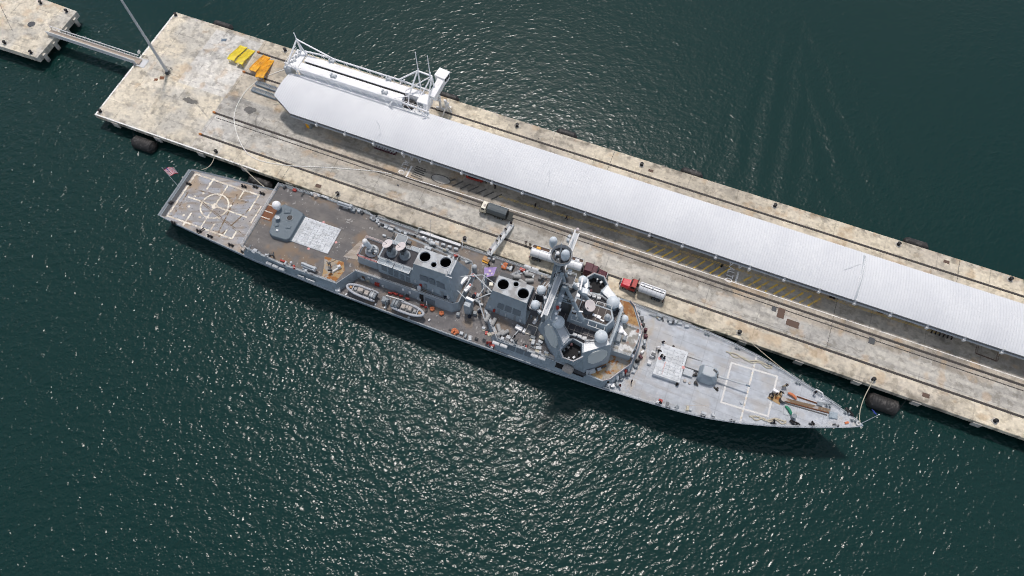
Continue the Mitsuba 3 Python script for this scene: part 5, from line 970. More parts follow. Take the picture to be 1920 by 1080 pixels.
W_('net_rack', box(77.9, 80.6, 4.0, 5.6, 9.0, 9.9), 'dark_gray')
W_('hatch_coaming', cat(box(87.1, 89.2, -5.2, -5.05, 8.78, 8.95), box(87.1, 89.2, -3.2, -3.05, 8.78, 8.95), box(87.1, 87.25, -5.05, -3.2, 8.78, 8.95), box(89.05, 89.2, -5.05, -3.2, 8.78, 8.95)), 'deck_line'); W_('deck_hatch', box(87.25, 89.05, -5.05, -3.2, 8.78, 8.84), 'shade_gray')
W_('white_console', cat(cbox(85.7, -4.7, 8.8, 1.5, .9, .8, -.15, .05), cbox(86.9, -4.9, 8.8, .5, .9, .7, -.1, .05)), 'white'); W_('white_float', xf(tube([(-.6, 0, 0), (-.5, 0, 0), (.5, 0, 0), (.6, 0, 0)], [.2, .36, .36, .2], 10), move(88.2, -2.2, 9.2, 1.4)), 'white', 40)
W_('stay_wire', cyl((85.9, -4.9, 9.2), (84.9, -7.8, 8.9), .12), 'light_gray'); W_('stay_wire', cyl((86.6, 3.4, 9.4), (87.2, 7.0, 8.9), .12), 'light_gray'); W_('stay_wire', cyl((88.2, 7.8, 8.9), (87.3, 3.2, 11.5), .1), 'pale')
clutter(26, 79, 94, -7.7, 8.78, 11, .5); clutter(26, 79, 94, 7.5, 8.78, 12, .6); clutter(8, 88, 92, -6.0, 8.78, 13, 1.0); clutter(8, 73, 79, 8.8, 6.05, 14, .5); clutter(10, 72.5, 82, -9.2, 6.05, 15, .3); clutter(12, 88.5, 93, 5.0, 8.78, 16, 1.6); clutter(10, 73, 77, 0, 6.05, 17, 2.6)
# ---- bridge
bq = [(89.2, 3.3), (89.2, -3.3), (94.7, -8.5), (101.0, -9.0), (104.8, -5.2), (104.8, 0), (104.8, 5.2), (101.0, 9.0), (94.7, 8.5)]
tq = [(91.4, 3.1), (91.4, -3.1), (95.6, -7.5), (99.7, -7.6), (104.1, -4.2), (104.3, 0), (104.1, 4.2), (99.7, 7.6), (95.6, 7.5)]
Z0, Z1 = 8.75, 16.0
wing = lambda s: [(95.3, s * 8.3), (96.4, s * 9.6), (98.5, s * 9.6), (99.9, s * 8.1), (100.4, s * 5.8), (95.0, s * 5.8)]
house = mani(loft([bq, tq], [Z0, Z1]))
for s in (-1, 1): house = house + mani(loft([[(95.8, s * 7.6), (96.6, s * 8.2), (98.4, s * 8.2), (99.4, s * 7.4), (99.6, s * 6.5), (95.6, s * 6.5)], wing(s)], [11.6, 13.0])) + mani(prism(wing(s), 13.0, 15.2))
pit = lambda s: [(95.5, s * 8.15), (96.5, s * 9.42), (98.42, s * 9.42), (99.7, s * 8.0), (98.8, s * 5.6), (96.9, s * 5.3)]
for s in (-1, 1): house = house - mani(prism(pit(s), 13.2, 18.0))
rec = [(91.9, 2.3), (91.9, -2.3), (94.1, -4.2), (96.6, -6.0), (99.0, -5.8), (103.7, -3.6), (103.8, 0), (103.7, 3.6), (99.0, 5.8), (96.6, 6.0), (94.1, 4.2)]
house = house - mani(prism(rec, 15.2, 18.0))
W_('bridge_house', unman(house), 'ship_gray'); cR = np.mean(rec, 0)
W_('bridge_roof', prism([tuple(cR + (np.array(p) - cR) * .99) for p in [(91.9, 2.3), (91.9, -2.3), (94.1, -4.15), (96.3, -5.5), (97.2, -5.2), (98.7, -5.4), (99.4, -5.5), (103.7, -3.5), (103.8, 0), (103.7, 3.5), (99.4, 5.5), (98.7, 5.4), (97.2, 5.2), (96.3, 5.5), (94.1, 4.15)]], 15.15, 15.22), 'roof_dark')
W_('roof_seam', cat(*[box(x - .03, x + .03, -4.2 if 95 < x < 103 else -2.2, 4.2 if 95 < x < 103 else 2.2, 15.2, 15.26) for x in np.arange(92.6, 103.4, 1.35)], *[box(93 if abs(y) < 2.4 else 95.5, 103.2, y - .03, y + .03, 15.2, 15.255) for y in (-3.6, -2.4, 2.4, 3.6)]), 'tan', stuff=True)
for s in (-1, 1):
    pq = pit(s); W_('bridge_wing_floor', prism(pq, 13.15, 13.24), 'pit'); W_('bridge_wing_rim', tube([(x, y, 15.24) for x, y in wing(s)[:4]], .07, 6), 'pink_rim')  # near-black floor colour stands for the shadow deep in the wing well
    cw = (97.4, s * 7.6)
    for i, (dx, dy, h, m) in enumerate(((-1.3, .1, .9, 'mid_gray'), (.9, .9, 1.1, 'pale'), (.0, 1.3, 1.1, 'white'), (-.8, -.7, .9, 'shade_gray'), (1.5, -.6, .9, 'mid_gray'), (-.4, -1.5, .9, 'maroon'))):
        x, y = cw[0] + dx, cw[1] + s * dy; W_('bridge_wing_stand', cat(cyl((x, y, 13.2), (x, y, 13.2 + h), .14), ball(x, y, 13.2 + h, .2, .8, 10)) if i % 2 == 0 else cat(cyl((x, y, 13.2), (x, y, 13.2 + h), .12), cbox(x, y, 13.1 + h, .5, .4, .3, i)), m)
    # sunlit upper faces of the array housings beside the wing
    W_('array_housing_top', prism([(93.2, s * 4.75), (94.45, s * 3.85), (96.3, s * 5.5), (95.7, s * 7.3)], 15.9, 16.25), 'gloss_gray'); W_('array_housing_top', prism([(99.3, s * 5.6), (103.4, s * 3.5), (103.9, s * 4.25), (99.8, s * 7.5)], 15.9, 16.12), 'gloss_gray')
    A1 = [(89.2, s * 3.3, Z0), (94.7, s * 8.5, Z0), (95.6, s * 7.5, Z1), (91.4, s * 3.1, Z1)]; A2 = [(104.8, s * 5.2, Z0), (101.0, s * 9.0, Z0), (99.7, s * 7.6, Z1), (104.1, s * 4.2, Z1)]
    octo = lambda a, b, c, d: [(a + (b - a) * .25, c), (a + (b - a) * .75, c), (b, c + (d - c) * .3), (b, c + (d - c) * .72), (a + (b - a) * .75, d), (a + (b - a) * .25, d), (a, c + (d - c) * .72), (a, c + (d - c) * .3)]
    for Q, nm in ((A1, 'aft'), (A2, 'fwd')): W_('radar_array', panel(Q, octo(.12, .84, .34, .92), .24, (-.6 if nm == 'aft' else .6, s * .7, .2)), 'spy')
    W_('recess_shade_sheet', sheet([(95.2, s * 8.62), (101.2, s * 8.95), (101.2, s * 9.85), (95.2, s * 9.75)], 8.80), 'black'); W_('ladder_stage', cat(box(96.8, 101.5, s * 9.0 - .5, s * 9.0 + .5, 8.8, 9.0), *[beam((97 + .9 * i, s * 9.4, 8.8), (97 + .9 * i, s * 9.4, 9.8), .06) for i in range(5)]), 'dark_gray')  # flat black sheet paints in the shade of a recess along the side
    W_('chaff_launcher', cat(cbox(102.4, s * 8.2, 8.8, 1.3, .7, .9, .7, .05), cbox(103.6, s * 7.2, 8.8, .8, .5, .6, .7, .05), cbox(101.6, s * 8.7, 8.8, .5, .5, 1.1, .2)), 'pale' if s > 0 else 'light_gray'); W_('pipe_bundle', cat(*[cyl((101.3 + .2 * k, s * 8.6, 9.0), (104.5 + .1 * k, s * 6.0, 9.0), .08) for k in range(4)]), 'dark_gray')
    W_('sensor_dome', cat(loft([rrect(-1.1, 1.1, -.8, .8, .4, 3), rrect(-.95, .95, -.65, .65, .4, 3), rrect(-.5, .5, -.3, .3, .2, 3)], [0, .8, 1.3])), 'tan', 30)
    k_ = f'{ws}__sensor_dome' + ('' if s < 0 else '_001'); scene[k_]['to_world'] = T4(move(97.8, s * 9.35, 8.95, s * .15))
    for k in range(6): W_('bridge_window', panel([(104.25, s * .3, 13), (104.25, s * 4.1, 13), (104.1, s * 4.1, 15), (104.15, s * .3, 15)], srect(.05 + .16 * k, .17 + .16 * k, .3, .75), .22, (1, 0, .1)), 'glass')
# upper director house
W_('director_house', loft([[(94.6, 2.3), (94.6, -2.3), (102.6, -2.35), (103.7, -.4), (103.7, .4), (102.6, 2.35)], [(94.9, 1.85), (94.9, -1.85), (102.2, -1.8), (103.0, -.3), (103.0, .3), (102.2, 1.8)]], [15.2, 18.2]), 'ship_gray'); W_('director_roof', prism([(95.2, 1.6), (95.2, -1.6), (102.0, -1.55), (102.7, 0), (102.0, 1.55)], 18.18, 18.24), 'roof_brown')
for x in (96.6, 98.2, 99.8, 101.2): W_('roof_seam', box(x - .03, x + .03, -1.6, 1.6, 18.23, 18.28), 'tan')
W_('illuminator_base', lathe([(.01, 18.2), (1.1, 18.2), (1.1, 18.6), (.8, 18.8), (.75, 19.4), (.01, 19.8)], 97.7, .1, 20), 'dark_gray', 40); W_('illuminator_yoke', cat(cbox(97.6, .7, 19.2, .7, .2, 1.3), cbox(97.6, -.5, 19.2, .7, .2, 1.3)), 'dark_gray'); W_('illuminator_dish', dish(98.1, .15, 20.5, 1.18, -40, 62, 1.05), 'dish', True)
W_('director_head', cat(lathe([(.01, 18.2), (.7, 18.2), (.55, 18.9), (.01, 19.0)], 101.9, -.1, 12), ball(101.8, -.2, 19.3, .5, .9, 12)), 'light_gray', 40); W_('roof_box', cat(cbox(99.4, -.5, 18.24, .8, .4, .25, -.05), cbox(100.3, -.6, 18.24, .75, .6, .35, -.1), cbox(101.1, -1.0, 18.24, .8, .25, .2, -.1)), 'white')
for s in (-1, 1):
    for x0, x1 in ((98.8, 102.0), (95.4, 97.6)) if s < 0 else ((99.0, 102.0),): W_('grating_platform', cat(*[beam((x0 + (x1 - x0) * k / 2, s * 1.8, 17.9), (x0 + (x1 - x0) * k / 2, s * 2.7, 17.9), .09) for k in range(3)], beam((x0, s * 2.7, 17.9), (x1, s * 2.7, 17.9), .09), beam((x0, s * 1.8, 17.95), (x1, s * 1.8, 17.95), .09)), 'pale')
for x, y in ((101.9, -3.75), (101.9, 3.8), (93.3, -3.85), (93.3, 3.9)): radome(x, y, 17.3, 1.27, 1.6); W_('antenna_base', cyl((x, y, 15.2), (x, y, 16.2), 1.1, .8, 16), 'ship_gray')
radome(105.0, 3.2, 12.9, .85, 1.2); W_('antenna_base', cyl((105.0, 3.2, 11.2), (105, 3.2, 12.0), .6), 'ship_gray'); radome(95.0, 5.6, 18.6, .9, 1.4); W_('antenna_base', cyl((95.0, 5.6, 16), (95.0, 5.6, 17.4), .55), 'ship_gray')
lifelines([(92, -2.3, 16), (94.4, -3.7, 16), (96.3, -5.4, 16)]); lifelines([(99.4, -5.4, 16), (103.6, -3.4, 16), (103.6, 3.4, 16), (99.4, 5.4, 16)])
for s in (-1, 1): W_('roof_rail', rail([(96.0, s * 5.0, 15.3), (97.5, s * 4.6, 15.3), (99.3, s * 5.0, 15.3), (101.0, s * 4.4, 15.3)], .8, .05, 1.2, 2), 'pale'); W_('roof_locker', cat(*[cbox(97 + 1.0 * i, s * 4.5, 15.2, .8, .5, .6, .1 * i, .04) for i in range(3)]), 'pale')
W_('forward_deck_block', loft([[(104.6, -3.4), (108.6, -3.25), (109.0, 0), (108.6, 2.9), (104.6, 3.0)], [(104.6, -3.4), (108.6, -3.25), (109.0, 0), (108.6, 2.9), (104.6, 3.0)]], [8.75, 11.3]), 'ship_gray'); W_('patchy_deck', sheet([(104.6, -3.3), (108.5, -3.15), (108.9, 0), (108.5, 2.8), (104.6, 2.9)], 11.33), 'patchy_deck')
for i, y in enumerate((-2.6, -1.0, .6, 2.0)): W_('wall_fitting', cbox(108.9, y, 9.9, .35, .5, .6), ['white', 'pale', 'mid_gray', 'white'][i])
W_('front_locker', cat(cbox(104.9, -.8, 11.3, 1.5, 1.6, 1.2, 0, .08), cbox(106.3, -.2, 11.3, .7, .9, .7, 0, .05)), 'mid_gray'); W_('front_cover', cat(cbox(104.9, 1.3, 11.3, 1.2, 1.8, .7, .5, .1), cbox(105.9, .9, 11.3, 1.4, .6, .45, -.6, .1), cbox(104.2, 2.3, 11.3, 1.6, .4, .9, .3)), 'white'); W_('lifeline', rail([(104.7, -3.3, 11.3), (108.5, -3.15, 11.3), (108.9, 0, 11.3), (108.5, 2.8, 11.3), (104.7, 2.9, 11.3)], 1.0, .03, 1.6, 3), 'light_gray')
# ---- mast
MT = 35.6
W_('mast_trunk', loft([[(92.6, -.7, 15.2), (94.6, -.7, 15.2), (94.6, .7, 15.2), (92.6, .7, 15.2)], [(91.9, -.5, 23), (93.1, -.5, 23), (93.1, .5, 23), (91.9, .5, 23)], [(90.9, -.4, MT), (91.7, -.4, MT), (91.7, .4, MT), (90.9, .4, MT)]]), 'dark_gray')  # dark trunk colour carries the shadow that lies below the ring
for s in (-1, 1):
    W_('mast_leg', tube([(89.9, s * 2.6, 12.0), (90.2, s * 1.7, 24.0), (90.7, s * .9, 35.4)], [.30, .26, .2], 8), 'mid_gray', 40)
    for z in (17.5, 20.5, 26.5, 29.2, 31.6, 33.6):
        f = (z - 12) / 23.4; yy = 2.6 - 1.7 * f; xx = 89.9 + .8 * f; W_('mast_brace', cat(beam((xx, s * yy, z), (93.4 - 1.9 * f, s * .5, z + .6), .13), beam((xx, s * yy, z), (xx, 0, z), .12), beam((xx, s * yy, z), (93.0 - 1.6 * f, s * .5, z + 2.2), .1)), 'ship_gray')
for s in (-1, 1): W_('mast_leg', tube([(97.6, s * 2.1, 18.0), (93.6, s * .9, 25.5), (92.1, s * .35, 30.0)], [.42, .36, .3], 10), 'ship_gray', 40); W_('mast_brace', cat(beam((95.4, s * 1.4, 22), (92.9, s * .8, 20.4), .16), beam((94.4, s * 1.2, 24), (92.8, s * .8, 26.2), .14), beam((96.3, s * 1.7, 20.3), (96.3, 0, 20.3), .12)), 'ship_gray')
for y0, y1 in ((-9.15, 9.25),):
    W_('yardarm', cat(beam((91.25, y0, 30), (91.25, y1, 30), .26, .4), beam((92.1, y0 + .6, 30), (92.1, y1 - .4, 30), .22, .36), *[beam((91.25, y, 30), (92.1, y + .7, 30), .12) for y in np.arange(y0 + .5, y1 - .6, 1.25)], *[beam((92.1, y + .6, 30), (91.25, y + 1.25, 30), .1) for y in np.arange(y0 + .5, y1 - 1.3, 1.25)]), 'pale'); W_('yard_walkway', box(91.4, 91.95, y0 + .6, y1 - .6, 30.05, 30.1), 'light_gray')
W_('yard_tip', cat(ball(91.6, 9.45, 30.1, .36, .8, 12)), 'pink_rim', True); W_('yard_fitting', cat(*[cbox(90.7, y, 29.8, .5, .5, .8, y) for y in (7.4, 6.6, 4.6, -3.2, -5.6, -8.4)], *[cyl((91.0, y, 30.1), (90.8, y, 31.6), .06) for y in (8.2, 6.0, -4.5, -7.6)]), 'light_gray')
W_('lower_yard', cat(beam((93.0, -7.2, 24.6), (92.6, 3.6, 25.4), .75, .3), beam((92.4, -6.5, 24.2), (92.2, 3.0, 25.0), .25)), 'ship_gray'); W_('yard_fitting', cat(*[ball(93.0, y, 25.1, .26, 1, 10) for y in (-5.6, -3.4, -1.8)], *[cbox(93.4, y, 24.9, .4, .4, .4) for y in (-6.4, -4.6, .9, 2.4)]), 'white', True); W_('signal_lamp', cbox(92.9, -4.4, 25.0, .5, .6, .4, .4), 'red')
for s in (-1, 1): W_('yard_stay', cyl((91.6, s * 7.6, 30), (91.2, s * .5, 34.6), .06), 'light_gray')
W_('mast_platform', lathe([(.01, 35.4), (1.45, 35.5), (1.7, 36.1), (1.6, 36.15), (.01, 36.0)], 91.3, .1, 28), 'dark_gray'); W_('antenna_ring', lathe([(1.66, 36.2), (1.84, 36.2), (1.88, 36.5), (1.84, 36.8), (1.66, 36.8), (1.64, 36.5), (1.66, 36.2)], 91.3, .1, 36), 'light_gray', 40)
W_('antenna_ring', lathe([(1.72, 36.95), (1.86, 36.95), (1.86, 37.1), (1.72, 37.1), (1.72, 36.95)], 91.3, .1, 36), 'shade_gray'); W_('ring_post', cat(*[beam((91.3 + 1.75 * math.cos(k * math.pi / 4), .1 + 1.75 * math.sin(k * math.pi / 4), 36.1), (91.3 + 1.75 * math.cos(k * math.pi / 4), .1 + 1.75 * math.sin(k * math.pi / 4), 37.0), .1) for k in range(8)]), 'mid_gray')
W_('mast_top_radome', lathe([(.01, 36.1), (.55, 36.1), (.72, 36.8), (.76, 37.6), (.66, 38.3), (.4, 38.75), (.01, 38.9)], 92.0, -.1, 24), 'dome', True); W_('mast_top_fitting', cat(ball(90.6, .1, 36.9, .36, .7, 12)), 'white', True); W_('mast_top_fitting', cat(*[cyl((91.3 + 1.1 * math.cos(k), .1 + 1.1 * math.sin(k), 36.1), (91.3 + 1.1 * math.cos(k), .1 + 1.1 * math.sin(k), 36.9 + .3 * (k % 2)), .1) for k in (1, 2, 3, 3.8, 4.5)], cyl((91.0, .3, 36), (91.0, .3, 40.4), .07)), 'light_gray')
W_('mast_arm', cat(beam((90.8, .5, 33.0), (88.9, 3.0, 33.0), .35), beam((90.8, .4, 31.0), (88.9, 3.0, 32.8), .2)), 'light_gray'); W_('mast_radome', lathe([(.01, 33.0), (.35, 33.0), (.62, 33.8), (.7, 34.6), (.72, 35.1), (.62, 35.6), (.35, 35.95), (.01, 36.0)], 88.9, 3.0, 24), 'dome', True)
for s in (-1, 1): W_('mast_equipment', cat(cbox(92.9, s * 1.3, 27.2, .8, .7, .9, 0, .05), cbox(92.2, s * 1.6, 32.4, .6, .5, 1.0), cbox(93.4, s * 1.2, 22.5, .9, .6, 1.2), cbox(91.4, s * 1.3, 34.0, .5, .6, .8)), 'ship_gray'); W_('mast_platform', box(90.4, 94.2, s * .55 - .55, s * .55 + .55, 28.4, 28.5), 'dark_gray'); W_('mast_platform', box(90.8, 95.2, s * .8 - .8, s * .8 + .8, 23.4, 23.5), 'dark_gray')
W_('mast_rail', rail([(90.4, -1.2, 28.5), (94.3, -1.2, 28.5), (94.3, 1.2, 28.5), (90.4, 1.2, 28.5)], .9, .035, 1.2, 2, True), 'light_gray'); W_('mast_rail', rail([(90.8, -1.6, 23.5), (95.2, -1.6, 23.5), (95.2, 1.6, 23.5), (90.8, 1.6, 23.5)], .9, .035, 1.2, 2, True), 'light_gray')
W_('mast_ladder', cat(beam((90.9, .2, 16), (90.3, .2, 35), .06), beam((90.9, -.2, 16), (90.3, -.2, 35), .06), *[beam((90.9 - .03 * k, -.2, 16.4 + k), (90.9 - .03 * k, .2, 16.4 + k), .05) for k in range(18)]), 'light_gray')
W_('navigation_radar', cat(beam((95.6, .4, 25.0), (95.2, 3.2, 24.6), .3, .3), cyl((95.4, 1.9, 23.5), (95.4, 1.9, 24.7), .15)), 'white'); W_('navigation_radar', cat(beam((95.2, -2.2, 20.8), (97.2, -1.6, 20.6), .24), cyl((96.2, -1.9, 18.2), (96.2, -1.9, 20.6), .13)), 'white')
W_('equipment_box', cat(cbox(96.2, 1.9, 21.2, 1.4, 1.1, 1.1, .1, .06), beam((96, 1.6, 18.2), (96, 1.6, 21.2), .2)), 'dome'); W_('signal_flag_rack', cat(cbox(94.6, 2.9, 16.0, 1.7, 1.0, 1.3, .2, .05), cbox(92.6, 4.6, 15.9, 1.4, .8, 1.0, .6, .05)), 'white')
for x, y in ((89.6, 2.4), (89.9, -1.6), (95.6, -1.2), (90.3, .8)): W_('lantern_post', cat(cyl((x, y, 9), (x, y, 18.4), .14), ball(x, y, 18.7, .36, 1, 12)), 'light_gray', True)
# ---- forward launcher, gun, foredeck
fz = lambda x: float(zd(x)) + .03
fl = W_('forward_launcher', box(113.85, 119.35, -3.75, 3.15, 6.6, 7.75, .05), 'launcher'); hatches(fl, 114.5, 119.0, -.2, 2.9, 7.75, 4, 4); hatches(fl, 114.5, 119.0, -3.5, -.35, 7.75, 4, 4, skip=((0, 3), (0, 2)))
W_('warning_spot', prism(circ(119.2, -.35, .35, 14), 7.6, 7.77), 'hatch_red'); W_('warning_spot', prism(circ(114.3, -.2, .35, 14), 7.6, 7.77), 'hatch_red'); W_('warning_line', box(115.5, 115.62, -3.3, -.5, 7.6, 7.78), 'hatch_red')
W_('breakwater_box', box(119.5, 121.4, -1.6, -.1, 6.8, 7.5, .05), 'light_gray'); W_('breakwater_frame', cat(box(119.4, 122.9, .05, .15, 6.8, 7.45), box(119.4, 119.5, .15, 2.5, 6.8, 7.45), box(119.4, 122.6, 2.5, 2.58, 6.8, 7.0)), 'shade_gray'); W_('capstan_cover', cat(cyl((120.3, -2.7, 6.8), (120.3, -2.7, 7.3), .3), cyl((121.3, -2.8, 6.8), (121.3, -2.8, 7.2), .25)), 'tan')
W_('deck_box', cat(cbox(112.7, .4, fz(112), .8, 1.3, .8, 0, .05), cbox(112.6, -1.5, fz(112), .8, .8, .7, 0, .05)), 'pale'); W_('deck_box', cbox(112.9, .3, fz(112) + .5, .9, .6, .5), 'shade_gray')
gz = fz(124)
W_('gun_ring', prism(circ(124.3, -.2, 1.75, 24), gz - .1, gz + .25), 'shade_gray'); W_('gun_house', loft([[(122.3, 1.25), (122.3, -1.55), (123.0, -1.95), (125.2, -1.95), (126.2, -1.2), (126.2, .9), (125.2, 1.65), (123.0, 1.65)], [(122.5, 1.1), (122.5, -1.3), (123.0, -1.6), (125.2, -1.6), (125.9, -1.0), (125.9, .7), (125.2, 1.3), (123.0, 1.3)], [(122.7, .75), (122.7, -1.0), (123.1, -1.2), (124.7, -1.2), (125.3, -.8), (125.3, .5), (124.7, .9), (123.1, .9)]], [gz + .2, gz + 1.9, gz + 2.9]), 'ship_gray'); W_('gun_roof', prism([(122.85, .65), (122.85, -.9), (123.2, -1.05), (124.6, -1.05), (125.1, -.7), (125.1, .4), (124.6, .75), (123.2, .75)], gz + 2.88, gz + 2.95), 'light_gray')
W_('gun_barrel', cat(cyl((125.6, -.15, gz + 1.75), (127.2, -.15, gz + 1.95), .26, .22, 12), cyl((127.2, -.15, gz + 1.95), (131.4, -.15, gz + 2.4), .16, .12, 12)), 'light_gray', 40); W_('muzzle', cyl((131.4, -.15, gz + 2.4), (132.2, -.15, gz + 2.48), .17, n=12), 'blue_gray', 40); W_('gun_mantlet', cat(cbox(125.6, -.15, gz + 1.2, .7, .8, 1.1, 0, .08), cbox(125.0, .3, gz + 2.3, .9, .35, .8, -.4)), 'dark_gray')
for x, y, a in ((122.6, -2.4, 2.3), (126.5, -2.2, -.5), (121.9, -.9, .2)): W_('dark_tarpaulin', xf(cat(cbox(0, 0, 0, 1.1, .35, .3), cbox(.1, .2, 0, .4, .5, .6)), move(x, y, gz, a)), 'black')  # low black blocks set around the gun base
for a, b in (((128.1, 4.25), (137.2, 4.45)), ((128.1, -4.45), (137.0, -4.15)), ((128.1, -4.6), (128.1, 4.45)), ((137.15, -4.35), (137.15, 4.6))): W_('deck_marking', dl(*a, *b, .36, .06), 'mark_white')
for i in range(11): y = -7.3 + 1.38 * i; W_('deck_marking', dl(132.45, y, 132.45, y + .86, .36, .075), 'mark_white')
W_('deck_marking', dl(132.45, -7.3, 132.45, 7.3, .34, .05), 'deck_line')
for a, b in (((109.9, -8.4), (111.6, -.5)), ((111.6, -.5), (110.6, 4.5)), ((113, 3.8), (121, 3.3)), ((121.5, -7.5), (126, -6.0))): W_('deck_seam', dl(*a, *b, .12, .05), 'tan')
for x0, y0, x1, y1 in ((126.5, 6.2, 135.8, 6.1), (133.8, -5.4, 140.6, -4.0)): W_('rope_lay', tube([(x0 + (x1 - x0) * k / 30, y0 + (y1 - y0) * k / 30 + .45 * math.sin(k * .35) * (1 - abs(k - 15) / 16), fz(x0 + (x1 - x0) * k / 30) + .1) for k in range(31)], .16, 6), 'rope', True); W_('rope_lay', tube([(x0 + (x1 - x0) * k / 30, y0 - .3 + (y1 - y0) * k / 30 + .3 * math.sin(k * .6 + 1), fz(x0 + (x1 - x0) * k / 30) + .1) for k in range(31)], .14, 6), 'rope', True)
for a, b in (((139.8, -.15), (148.0, .35)), ((141.7, 1.6), (145.6, 1.5))):
    n = 24; W_('anchor_chain', cat(*[xf(cbox(0, 0, 0, .42, .26 if k % 2 else .12, .12 if k % 2 else .26, 0, .03), move(a[0] + (b[0] - a[0]) * k / n, a[1] + (b[1] - a[1]) * k / n, fz(a[0] + (b[0] - a[0]) * k / n) + .05, math.atan2(b[1] - a[1], b[0] - a[0]))) for k in range(n)]), 'rust')
W_('chain_bed', dl(139.6, .15, 148.0, .75, .95, .045), 'wood_worn'); W_('chain_bed', dl(139.6, -.5, 147.6, -.2, .3, .05), 'dark_gray')
W_('windlass', cat(cyl((139.0, -.15, fz(139)), (139.0, -.15, fz(139) + 1.0), .62, .5, 18)), 'dark_gray', 40); W_('windlass_cap', cyl((139.0, -.15, fz(139) + 1.0), (139.0, -.15, fz(139) + 1.1), .5, n=18), 'tan'); W_('deck_box', cbox(137.4, 1.1, fz(137), 1.2, .6, .9, -.25, .08), 'white')
W_('rust_patch', sheet([(136.2, -.6), (139.4, -1.3), (139.2, 1.4), (137.2, 1.5)], fz(137.6) + .10), 'rust_deck'); W_('hatch_cover', cbox(148.6, .1, fz(148.6), 1.6, 1.3, .35, .15, .1), 'ship_gray'); W_('deck_plate', sheet([(139.6, -1.2), (141.6, -1.1), (141.6, -2.6), (139.8, -2.8)], fz(140.6) + .11), 'light_gray')
W_('capstan', cat(cyl((141.6, -2.75, fz(141)), (141.6, -2.75, fz(141) + .95), .5, .42, 16), cyl((141.6, -2.75, fz(141) + .95), (141.6, -2.75, fz(141) + 1.05), .48, n=16)), 'mid_gray', 40); W_('vent_pot', cat(cyl((131.8, -3.2, fz(132)), (131.8, -3.2, fz(132) + .3), .32), cyl((129.2, -.9, fz(129)), (129.2, -.9, fz(129) + .05), .3)), 'light_gray')
for x, y in ((115.5, 9.0), (122.0, 8.5), (128.5, 7.6), (135.2, 6.4), (141.2, 4.3), (118.6, -9.0), (125.4, -8.4), (131.0, -7.4), (138.4, -5.3), (142.4, -4.1), (145.2, -3.0), (149.4, -1.7), (152.3, .3), (150.9, 1.3), (147.4, 1.6)): W_('mooring_bitts', cat(cyl((x - .3, y, fz(x)), (x - .3, y, fz(x) + .65), .17), cyl((x + .3, y, fz(x)), (x + .3, y, fz(x) + .65), .17), cbox(x, y, fz(x), 1.2, .4, .1)), 'mid_gray' if y > 0 else 'dark_gray')
W_('line_basket', cat(*[xf(cat(tube([(-1.0, .25, .25), (-.4, -.05, .3), (.4, -.05, .3), (1.0, .25, .25)], .2, 8), tube([(-.8, .4, .2), (.8, .4, .2)], .15, 8)), move(x, y, fz(x), a)) for x, y, a in ((142.1, -4.0, -.1), (151.2, 1.6, -.6))]), 'black')
W_('anchor_platform', cat(tube([(144.6, 4.3, 8.5), (146.0, 4.0, 8.5), (146.3, 3.2, 8.5), (145.9, 2.5, 8.5)], .13, 6), tube([(146.0, 2.9, 8.5), (147.6, 2.9, 8.5), (148.5, 2.2, 8.5), (148.2, 1.8, 8.5), (146.3, 2.0, 8.5)], .16, 6)), 'white'); W_('anchor', cat(beam((145.6, 1.7, 8.6), (147.9, 2.3, 8.8), .3), beam((147.7, 1.7, 8.7), (148.0, 2.9, 8.7), .35), cbox(145.8, 1.5, 8.4, 1.0, .7, .5)), 'mid_gray')
W_('bull_nose', cat(lathe([(.22, 9.3), (.42, 9.25), (.46, 9.55), (.3, 9.75), (.22, 9.3)], 153.2, 0, 14)), 'pale', True); W_('safety_cone_rack', cbox(151.2, -.5, fz(151), .7, .4, .3, .6), 'orange')
W_('jack_staff', cyl((153.6, .1, 9.2), (154.5, .9, 14.6), .07, .05, 8), 'pale'); W_('jack_staff_ball', ball(154.5, .92, 14.7, .12), 'white', True)
clutter(12, 110.5, 118, lambda x: 8.9 - (x - 110) * .04, lambda x: fz(x), 21, .25); clutter(8, 111, 128, lambda x: -bd(x) + .8, lambda x: fz(x), 22, .2)
def wallgear(n, seed):
    r_ = random.Random(seed)
    for i in range(n):
        f = i / (n - 1); P = [(105.9, -9.2), (107.1, -8.6), (110.0, -4.1), (110.35, 0), (110.0, 4.1), (107.2, 8.4)]; k = f * 4.99; j = int(k); a, b = P[j], P[j + 1]; x, y = a[0] + (b[0] - a[0]) * (k - j), a[1] + (b[1] - a[1]) * (k - j)
        m = r_.choice(['white', 'pale', 'dark_gray', 'mid_gray', 'mid_gray', 'black', 'light_gray', 'shade_gray', 'maroon']); h = r_.uniform(.6, 1.6)
        W_('stowed_gear', cat(cbox(x + r_.uniform(.1, .5), y, fz(x), r_.uniform(.4, .8), r_.uniform(.4, .9), h, r_.uniform(0, 1.5), .06), cbox(x + r_.uniform(.1, .6), y + r_.uniform(-.4, .4), fz(x), .3, .3, h * .6, r_.uniform(0, 1.5))), m)
wallgear(19, 5)
